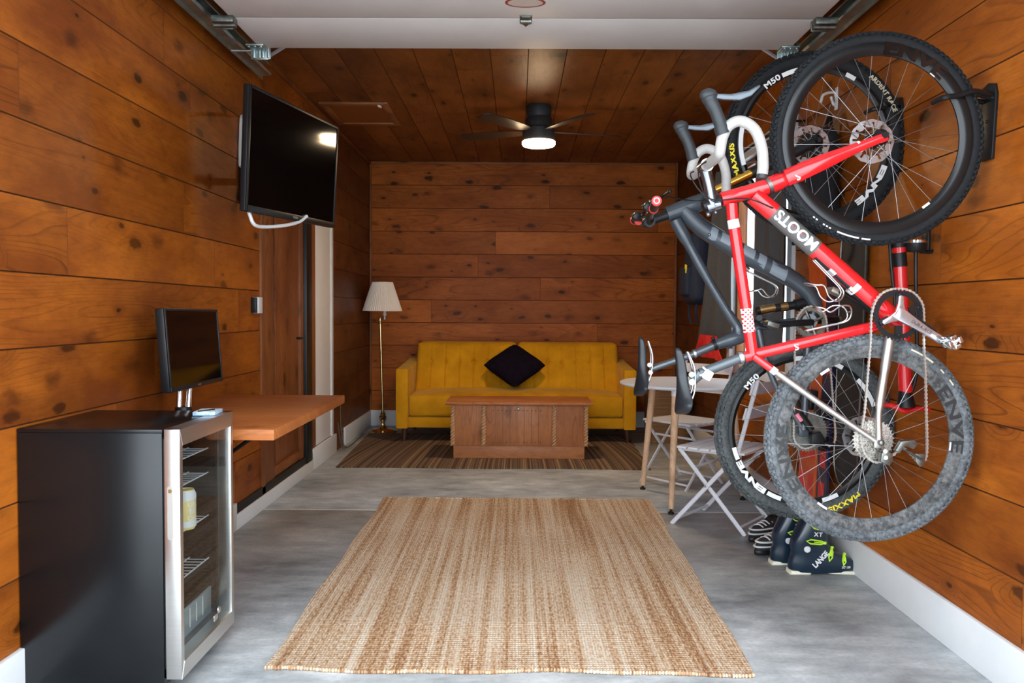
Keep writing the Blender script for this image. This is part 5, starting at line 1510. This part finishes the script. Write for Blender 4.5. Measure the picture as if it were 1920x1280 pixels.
# ------------------------------------------------------------------ folding chairs (local: faces +x, width along y)
def chair(loc, rz, label):
    t = thing('folding_chair', label, 'chair', loc, rz, 'white folding chairs at the round table')
    H, W, Dp = .45, .36, .40
    for k in range(6):
        q = MB(); x = -.185+k*.068
        q.box((x+.012, 0, H-.008), (.058, W+.06, .014), None, .004); q.build('seat_slat', M['whitemetal'], t, True)
    def flat(q, pts, r=.0125): q.tube(pts, r, 8, flat=.62, up=(1, 0, 0))
    for s in (-1, 1):
        q = MB(); y = s*W/2
        flat(q, [(-.20, y, 0.0), (.195, y, H-.018)]); q.build('leg', M['whitemetal'], t, True)
        q = MB(); y = s*(W/2+.022)
        flat(q, [(.225, y, 0.0), (-.16, y, H-.01), (-.265, y, .845)]); q.build('back_leg', M['whitemetal'], t, True)
        q = MB(); q.tube([(.17, s*(W/2-.004), H-.022), (-.17, s*(W/2-.004), H-.022)], .009, 8); q.build('seat_rail', M['whitemetal'], t, True)
        q = MB(); q.tube([(.018, s*(W/2-.012), .243), (.018, s*(W/2+.034), .243)], .008, 8); q.build('pivot_bolt', M['silver'], t, True)
    for (x, z, w) in ((-.165, .035, W), (.19, .035, W+.04), (.10, .335, W), (-.12, .37, W+.04)):
        q = MB(); q.tube([(x, -w/2, z), (x, w/2, z)], .008, 8); q.build('crossbar', M['whitemetal'], t, True)
    for z in (.66, .795):
        q = MB(); x = -.16-(z-H)*.266
        def f(u, v, d): return V((x+.014-.014*(1-(2*u-1)**2)+d-(v-.5)*.018, lerp(-W/2-.035, W/2+.035, u), z+lerp(-.032, .032, v)))
        G = q.grid(lambda u, v: f(u, v, .006), 14, 4); B = q.grid(lambda u, v: f(u, v, -.006), 14, 4)
        for i in range(13):
            for j in (0, -1): q.face([G[i][j], G[i+1][j], B[i+1][j], B[i][j]])
        for j in range(3):
            for i in (0, -1): q.face([G[i][j], G[i][j+1], B[i][j+1], B[i][j]])
        q.build('back_slat', M['whitemetal'], t, True)
    return t
ca = chair((1.185, 4.53, 0), math.atan2(.62, -.78), 'white slatted folding chair nearer the front, beside the ski boots')
dup(ca, (1.175, 5.60, 0), math.atan2(-.63, -.78), 'white slatted folding chair on the far side of the round table')

# ------------------------------------------------------------------ ski boots and shoes
def boot(loc, rz, label):
    t = thing('ski_boot', label, 'ski boot', loc, rz, 'pair of navy ski boots')
    # local: toe towards +x
    q = MB()
    secs = [  # x0 heel-side, x1 toe-side, z, half width
        (.000, .304, .012, .045), (-.006, .308, .034, .049), (-.004, .300, .060, .049), (.004, .262, .080, .047), (.008, .205, .102, .046),
        (.002, .178, .132, .048), (.010, .172, .165, .051), (.026, .174, .200, .053), (.042, .176, .235, .054), (.052, .178, .262, .053)]
    R_ = []
    for (a, b_, z, w) in secs:
        ring = []
        for k in range(28):
            th = 2*PI*k/28; cx = math.copysign(abs(math.cos(th))**.8, math.cos(th)); sy = math.copysign(abs(math.sin(th))**.8, math.sin(th))
            taper = 1.0-.22*max(0, cx) if z < .09 else 1.
            ring.append(q.bm.verts.new(((a+b_)/2+(b_-a)/2*cx, w*sy*taper, z-(.03*max(0, (cx+.2)) if z > .22 else 0))))
        R_.append(ring)
    for A_, B_ in zip(R_, R_[1:]):
        for k in range(28): q.face([A_[k], A_[(k+1) % 28], B_[(k+1) % 28], B_[k]])
    q.face(R_[0][::-1])
    sh = q.build('shell', M['boot'], t, True, 60)
    q = MB()
    q.tube(catmull([(.114+.058*math.cos(k*PI/12), .047*math.sin(k*PI/12), .254-.02*math.cos(k*PI/12)) for k in range(24)], 1, True), .011, 8, closed=True, flat=.9)
    q.lathe([(0, .21), (.045, .21), (.048, .258)], (.114, 0, 0), seg=20); q.build('liner', M['black'], t, True)
    q = MB(); q.prism([(-.008, 0), (.085, 0), (.090, .012), (.075, .018), (-.006, .018)], (.004, 0, 0), (1, 0, 0), (0, 0, 1), .070, bev=.005)
    q.prism([(.19, .004), (.285, 0), (.308, 0), (.310, .014), (.20, .020), (.125, .030), (.085, .024), (.10, .018)], (0, 0, 0), (1, 0, 0), (0, 0, 1), .074, bev=.004)
    q.build('sole', M['cream'], t, True)
    for s in (-1, 1):
        y = s
    def surf(x, z, s=-1):
        zs = [c_[2] for c_ in secs]
        for i in range(len(secs)-1):
            if zs[i] <= z <= zs[i+1]:
                f = (z-zs[i])/(zs[i+1]-zs[i]); a = lerp(secs[i][0], secs[i+1][0], f); b_ = lerp(secs[i][1], secs[i+1][1], f); w = lerp(secs[i][3], secs[i+1][3], f)
                u = max(-.98, min(.98, (x-(a+b_)/2)/((b_-a)/2))); cth = math.copysign(abs(u)**(1/.8), u)
                tp = 1.0-.22*max(0, u) if z < .09 else 1.
                return V((x, s*(w*tp*max(.1, 1-cth*cth)**.4+.0012), z))
        return V((x, s*.05, z))
    for (x, z, L_, tilt, w) in ((.112, .226, .075, -.28, .019), (.098, .158, .078, -.12, .019), (.176, .094, .054, 1.2, .017), (.240, .068, .044, 1.35, .015)):
        q = MB(); ca_, sa = math.cos(tilt), math.sin(tilt)
        def P(a, b_): 
            p = surf(x+a*ca_-b_*sa, z+a*sa+b_*ca_); p.y -= .004; return p
        o_ = [P(-L_/2, 0), P(-L_/2+.018, w*.5), P(L_/2-.012, w*.42), P(L_/2, w*.2), P(L_/2, -w*.2), P(L_/2-.012, -w*.42), P(-L_/2+.018, -w*.5)]
        q.tube(o_, .0034, 6, closed=True)
        q.tube([P(-L_*.05, 0), P(L_*.42, 0)], .0055, 6, flat=.6); q.tube([P(L_*.62, w*.3), P(L_*.62, -w*.3)], .0065, 6)
        q.build('buckle', M['lime'], t, True)
    q = MB()
    fn = lambda cx, cz, an: (lambda a, b_: surf(cx+a*math.cos(an)-b_*math.sin(an), cz+a*math.sin(an)+b_*math.cos(an))+V((0, -.0008, 0)))
    put_text(q, 'LANGE', .034, fn(.128, .076, .80), .95, .0014, 1, .86)
    put_text(q, 'XT', .026, fn(.112, .192, -.05), 1.3, .001, 1)
    put_text(q, 'XT 130', .014, fn(.250, .036, -.05), 1., .0006, 0)
    q.build('lettering', M['whiteplastic'], t, True)
    q = MB(); q.lathe([(0, -.0025), (.012, -.0025), (.015, 0), (.015, .002)], surf(.066, .122), (0, 1, 0), 20); q.build('cuff_rivet', M['whiteplastic'], t, True)
    return t
bt = boot((1.262, 3.665, 0), .02, 'navy ski boot with lime buckles, the nearer of the pair')
dup(bt, (1.222, 3.80, 0), .03, 'navy ski boot partly hidden behind its pair')
def shoe(loc, rz, label):
    t = thing('sneaker', label, 'shoe', loc, rz, 'pair of black and white shoes')
    q = MB()   # toe towards +x
    secs = [(-.03, .27, .022, .044), (-.034, .268, .045, .046), (-.03, .245, .070, .044), (-.026, .16, .090, .040), (-.022, .12, .108, .036)]
    R_ = []
    for (a, b_, z, w) in secs:
        R_.append([q.bm.verts.new(((a+b_)/2+(b_-a)/2*math.cos(2*PI*k/24), w*math.sin(2*PI*k/24), z)) for k in range(24)])
    for A_, B_ in zip(R_, R_[1:]):
        for k in range(24): q.face([A_[k], A_[(k+1) % 24], B_[(k+1) % 24], B_[k]])
    top = R_[-1]; inn = [q.bm.verts.new((v.co.x*.85+.008, v.co.y*.8, v.co.z-.004)) for v in top]; low = [q.bm.verts.new((v.co.x*.8+.01, v.co.y*.75, .04)) for v in top]
    for k in range(24):
        q.face([top[k], top[(k+1) % 24], inn[(k+1) % 24], inn[k]]); q.face([inn[k], inn[(k+1) % 24], low[(k+1) % 24], low[k]])
    q.face(low); q.face(R_[0][::-1]); q.build('upper', M['blackcloth'], t, True, 60)
    q = MB(); q.prism([(.12+.155*math.cos(k*PI/14), .05*math.sin(k*PI/14)) for k in range(28)], (0, 0, .012), (1, 0, 0), (0, 1, 0), .024, bev=.005); q.build('sole', M['black'], t, True)
    q = MB()
    for z, a in ((.042, .8), (.064, .72)):
        q.tube([(.12+.152*math.cos(k*PI/30)*(1 if z < .06 else .93), .0465*math.sin(k*PI/30), z) for k in range(-17, 18)], .0075, 6, flat=.6)
        q.tube([(.12+.157*math.cos(PI+k*PI/30)*(1 if z < .06 else .97), .0465*math.sin(PI+k*PI/30), z) for k in range(-12, 13)], .005, 6, flat=.6)
    q.build('white_stripe', M['whiteplastic'], t, True)
    q = MB()
    for k in range(4): q.tube(catmull([(.13+k*.025, -.030, .088-k*.005), (.128+k*.025, 0, .100-k*.006), (.13+k*.025, .030, .088-k*.005)], 5), .004, 6)
    q.build('laces', M['whiteplastic'], t, True)
    return t
s1 = shoe((1.45, 4.31, 0), PI+.6, 'black and white sneaker on the floor beside the ski boots, the farther one')
dup(s1, (1.425, 4.06, 0), PI+.5, 'black and white sneaker on the floor tucked against the ski boots, the nearer one')

# ------------------------------------------------------------------ wall behind the bicycles
# red track pump hung upside down
def Pp(u, v, y=3.05): return PY(u, v, y)
pu = thing('floor_pump', 'red and black bicycle track pump hanging upside down on the right wall', 'pump', Pp(1700, 770))
q = MB(); q.tube([Pp(1686, 462), Pp(1698, 735)], .0245, 20); br_ = q.build('barrel', M['red'], pu)
q = MB(); q.tube([Pp(1686, 474), Pp(1688, 500)], .0255, 20); q.tube([Pp(1685, 448), Pp(1686, 464)], .0275, 20); q.tube([Pp(1697, 730), Pp(1699, 762)], [.0225, .034], 18); q.split('barrel_collar', M['black'], br_)
q = MB(); q.tube(catmull([Pp(1650, 760), Pp(1674, 760), Pp(1698, 770), Pp(1722, 766), Pp(1756, 769)], 6), [.011]*5+[.014]*8+[.011]*12, 12, flat=.8); q.build('handle', M['red'], pu)
q = MB(); q.lathe([(0, -.02), (.030, -.02), (.038, -.01), (.040, .012), (0, .012)], Pp(1717, 462, 3.03), (0, 0, 1), 28); q.tube([Pp(1690, 462), Pp(1716, 462, 3.03)], .014, 10); g_ = q.build('gauge', M['black'], pu)
q = MB(); q.lathe([(.032, .010), (.040, .012), (.040, .022), (.032, .024), (0, .024)], Pp(1717, 462, 3.03), (0, 0, 1), 28); q.build('gauge_ring', M['chrome'], g_)
q = MB(); q.tube(catmull([Pp(1717, 470, 3.03), Pp(1717, 530, 3.03), Pp(1719, 620, 3.05), Pp(1718, 700, 3.06), Pp(1706, 742, 3.06)], 6), .007, 8); q.tube(catmull([Pp(1668, 455), Pp(1671, 500), Pp(1677, 560), Pp(1681, 640)], 5), .006, 8); q.build('hose', M['black'], pu)
q = MB(); q.tube(catmull([Pp(1724, 472, 3.05), Pp(1750, 470, 3.05), Pp(1752, 440, 3.07), Pp(1742, 432, 3.09), Pp(1734, 468, 3.09)], 5), .006, 8); q.box((XR-.006, 3.09, Pp(1742, 450, 3.09).z), (.012, .05, .09), None, .003); q.tube([Pp(1742, 440, 3.09), (XR-.004, 3.09, Pp(1742, 440, 3.09).z)], .006, 8); q.build('wire_hanger', M['black'], pu)

# skis and board leaning against the wall
def ski(loc, label, m, m2, lean, ln, w, gr):
    t = thing('ski', label, 'ski', loc, 0, gr)
    x, y = loc[0], loc[1]
    q = MB(); n = 40
    ax = V((lean, 0, 1)).normalized(); nn = V((-1, 0, lean)).normalized()
    def f(u, v, d):
        s = u*ln; wd = w*(.5+.10*abs(2*u-1)**2); 
        if u > .94: wd *= math.sqrt(max(0.02, 1-((u-.94)/.06)**2))
        if u < .03: wd *= .75+.25*u/.03
        tip = .03*max(0, (u-.90)/.10)**2
        return V((x, y, .002))+ax*s+nn*(d+tip)+V((0, (v-.5)*2*wd, 0))
    G = q.grid(lambda u, v: f(u, v, .012), n, 5); B = q.grid(lambda u, v: f(u, v, 0), n, 5)
    for i in range(n-1):
        for j in (0, -1): q.face([G[i][j], G[i+1][j], B[i+1][j], B[i][j]])
    for j in range(4):
        for i in (0, -1): q.face([G[i][j], G[i][j+1], B[i][j+1], B[i][j]])
    o = q.build('ski_body', m, t)
    q = MB()
    for a in (.18, .30, .62): q.grid(lambda u, v: f(a+u*.07, .2+v*.6, .0128), 6, 3)
    q.split('ski_graphic', m2, o)
    q = MB(); c_ = V((x, y, 0))+ax*(ln*.50)+nn*.03; q.box(c_, (.05, w*.8, .10), None, .01); q.box(c_+ax*-.16, (.04, w*.75, .08), None, .01); q.split('binding', M['black'], t)
    return t
g1 = 'skis leaning against the right wall'
ski((1.495, 4.06, 0), 'orange ski leaning on the wall behind the bicycles, the nearer of two', M['orange'], M['redplastic'], .040, 1.52, .10, g1)
ski((1.50, 4.185, 0), 'orange ski leaning on the wall behind the bicycles, the farther of two', M['orange'], M['redplastic'], .038, 1.50, .10, g1)
ski((1.505, 3.93, 0), 'navy ski with red graphics leaning behind the bicycles', M['navyski'], M['redplastic'], .035, 1.45, .12, g1)
sb = thing('snowboard', 'black snowboard standing against the right wall behind the bicycles', 'snowboard', (1.535, 3.70, .384))
q = MB()
out = [(.13*math.cos(PI+k*PI/12), .13+.13*math.sin(PI+k*PI/12)) for k in range(13)]+[(.135*math.cos(k*PI/12), 1.12+.13*math.sin(k*PI/12)) for k in range(13)]
q.prism(out, (1.53, 3.70, .384), (0, -1, 0), (.015, 0, 1), .012, bev=.003); q.build('deck', M['blackmatte'], sb)
q = MB(); q.tube([(1.523+.015*z, 3.70-y*1.005, .384+z) for y, z in out], .004, 5, closed=True); q.build('edge', M['galvdark'], sb)

# hanging things
def cloth(name, label, cat, m, o, w0, w1, h, waves, dep, normal=(-1, 0, 0), axis=(0, 1, 0), skew=0., group=None, part='fabric', thick=.004, ph=0.):
    t = thing(name, label, cat, V(o)-V((0, 0, h)), 0, group)
    n_, a_ = V(normal), V(axis)
    def f(u, v, d):
        w = lerp(w0, w1, v**1.3); s = (u-.5)*w+skew*v
        dd = dep*(.35+.65*v)*math.sin(u*waves*2*PI+ph+.5*math.sin(v*3))+dep*.3*math.sin(u*waves*4.1*PI+v*2)
        return V(o)+a_*s+n_*(dd+dep*1.4+d)+V((0, 0, -h*v))
    q = MB(); NU, NV = 70, 24
    G = q.grid(lambda u, v: f(u, v, thick), NU, NV); B = q.grid(lambda u, v: f(u, v, 0), NU, NV)
    for i in range(NU-1):
        for j in (0, -1): q.face([G[i][j], G[i+1][j], B[i+1][j], B[i][j]])
    for j in range(NV-1):
        for i in (0, -1): q.face([G[i][j], G[i][j+1], B[i][j+1], B[i][j]])
    q.build(part, m, t)
    return t
gc = 'grey curtains at the side window'
cloth('curtain', 'grey curtain at the far side of the side window', 'curtain', M['curtain'], (XR-.03, 5.78, 2.24), .50, 1.0, 1.29, 2.2, .035, group=gc, skew=.22)
cloth('curtain', 'grey curtain at the near side of the side window', 'curtain', M['curtain'], (XR-.03, 4.74, 2.24), .52, .56, 1.24, 2, .026, group=gc, ph=1.)
rd_ = thing('curtain_rod', 'thin black curtain rod above the side window', 'curtain rod', (XR-.06, 5.2, 2.25))
q = MB(); q.tube([(XR-.09, 4.36, 2.25), (XR-.09, 6.12, 2.25)], .010, 10); q.build('rod', M['black'], rd_)
for y in (4.44, 6.06):
    q = MB(); q.tube([(XR-.09, y, 2.25), (XR, y, 2.25)], .007, 8); q.build('rod_bracket', M['black'], rd_)
cloth('red_coat', 'red coat hanging low below the far grey curtain', 'coat', M['redcloth'], (XR-.13, 5.90, 1.03), .50, .90, .165, 2, .02, skew=.0)

def backpack(name, label, c, sx_, sy_, sz_, m, accent):
    t = thing(name, label, 'backpack', V(c)-V((0, 0, sz_)))
    c = V(c); q = MB()
    q.box(c-V((0, 0, sz_*.5)), (sx_, sy_, sz_), None, min(sx_, sy_)*.42, 4)
    bmesh.ops.subdivide_edges(q.bm, edges=q.bm.edges[:], cuts=2, use_grid_fill=True)
    for v in q.bm.verts:
        d = v.co-c; k = 1+.10*math.sin(d.z*9)+.05*math.sin(d.y*23+d.z*11); v.co = c+V((d.x*k, d.y*k, d.z))
    q.build('pack_body', m, t, ang=80)
    q = MB(); q.box(c+V((-sx_*.5, 0, -sz_*.68)), (sx_*.4, sy_*.7, sz_*.40), None, .03, 3); q.build('front_pocket', m, t)
    q = MB(); q.tube(catmull([c+V((sx_*.3, -sy_*.2, -.02)), c+V((sx_*.35, 0, .07)), c+V((sx_*.3, sy_*.2, -.02))], 6), .008, 8); q.build('grab_loop', M['black'], t)
    q = MB()
    for s in (-1, 1):
        q = MB(); q.tube(catmull([c+V((-.02, s*sy_*.3, -sz_*.9)), c+V((-.05, s*sy_*.34, -sz_*1.08)), c+V((-.03, s*sy_*.3, -sz_*1.25))], 5), .006, 6, flat=2.); q.build('strap', M['navycloth'], t)
    if accent:
        q = MB(); q.box(c+V((-sx_*.66, -sy_*.28, -sz_*.52)), (.012, .05, .07), (.2, 0, 0), .004); q.build('zip_tab', M['yellow'], t)
    return t
pb = backpack('backpack', 'dark navy backpack with a yellow tab hanging on the rear right wall', (1.52, 6.75, 1.88), .20, .40, .62, M['navycloth'], True)
pk = backpack('backpack', 'black backpack hanging high on the wall behind the bicycle wheels', (1.475, 3.98, 2.10), .15, .26, .48, M['blackcloth'], False)
jk = cloth('jacket', 'black jacket hanging on the wall behind the bicycles', 'jacket', M['blackcloth'], (XR-.02, 4.30, 2.12), .16, .26, .55, 3, .025)
hk = thing('coat_hook', 'white double coat hook high on the right wall', 'hook', PY(1556, 185, 4.0))
q = MB(); o = PY(1556, 185, 4.0); bx = V((XR-.004, 4.0, o.z))
q.box(bx, (.008, .03, .11), None, .003); q.tube(catmull([bx, V((o.x+.02, 4.0, o.z+.03)), V((o.x-.03, 4.0, o.z+.02)), V((o.x-.045, 4.0, o.z-.02))], 6), .007, 8)
q.tube(catmull([bx+V((0, 0, -.02)), V((o.x+.02, 4.0, o.z-.03)), V((o.x+.005, 4.0, o.z+.01))], 6), .007, 8); q.build('hook_arms', M['whiteplastic'], hk)

# wicker basket in the back right corner
bk = thing('wicker_basket', 'tall brown wicker basket on the floor beyond the round table', 'basket', (1.40, 7.45, 0))
q = MB()
def bf(u, v):
    a = u*2*PI; e = .45; k = .94+.06*v
    cx = math.copysign(abs(math.cos(a))**e, math.cos(a)); cy = math.copysign(abs(math.sin(a))**e, math.sin(a))
    w = 1+.012*math.sin(u*2*PI*22+(PI if int(v*26) % 2 else 0))
    return V((1.40+.20*cx*k*w, 7.45+.20*cy*k*w, .003+v*.50))
q.grid(bf, 132, 28, closed_u=True)
q.grid(lambda u, v: V((1.40+(bf(u, 1-v).x-1.40)*.94, 7.45+(bf(u, 1-v).y-7.45)*.94, .012+(1-v)*.49)), 132, 6, closed_u=True)
q.box((1.40, 7.45, .010), (.34, .34, .01)); q.build('woven_body', M['wicker'], bk)
q = MB(); q.tube([tuple(bf(k/60, 1.)) for k in range(60)], .014, 8, closed=True); q.build('rim', M['wicker'], bk)
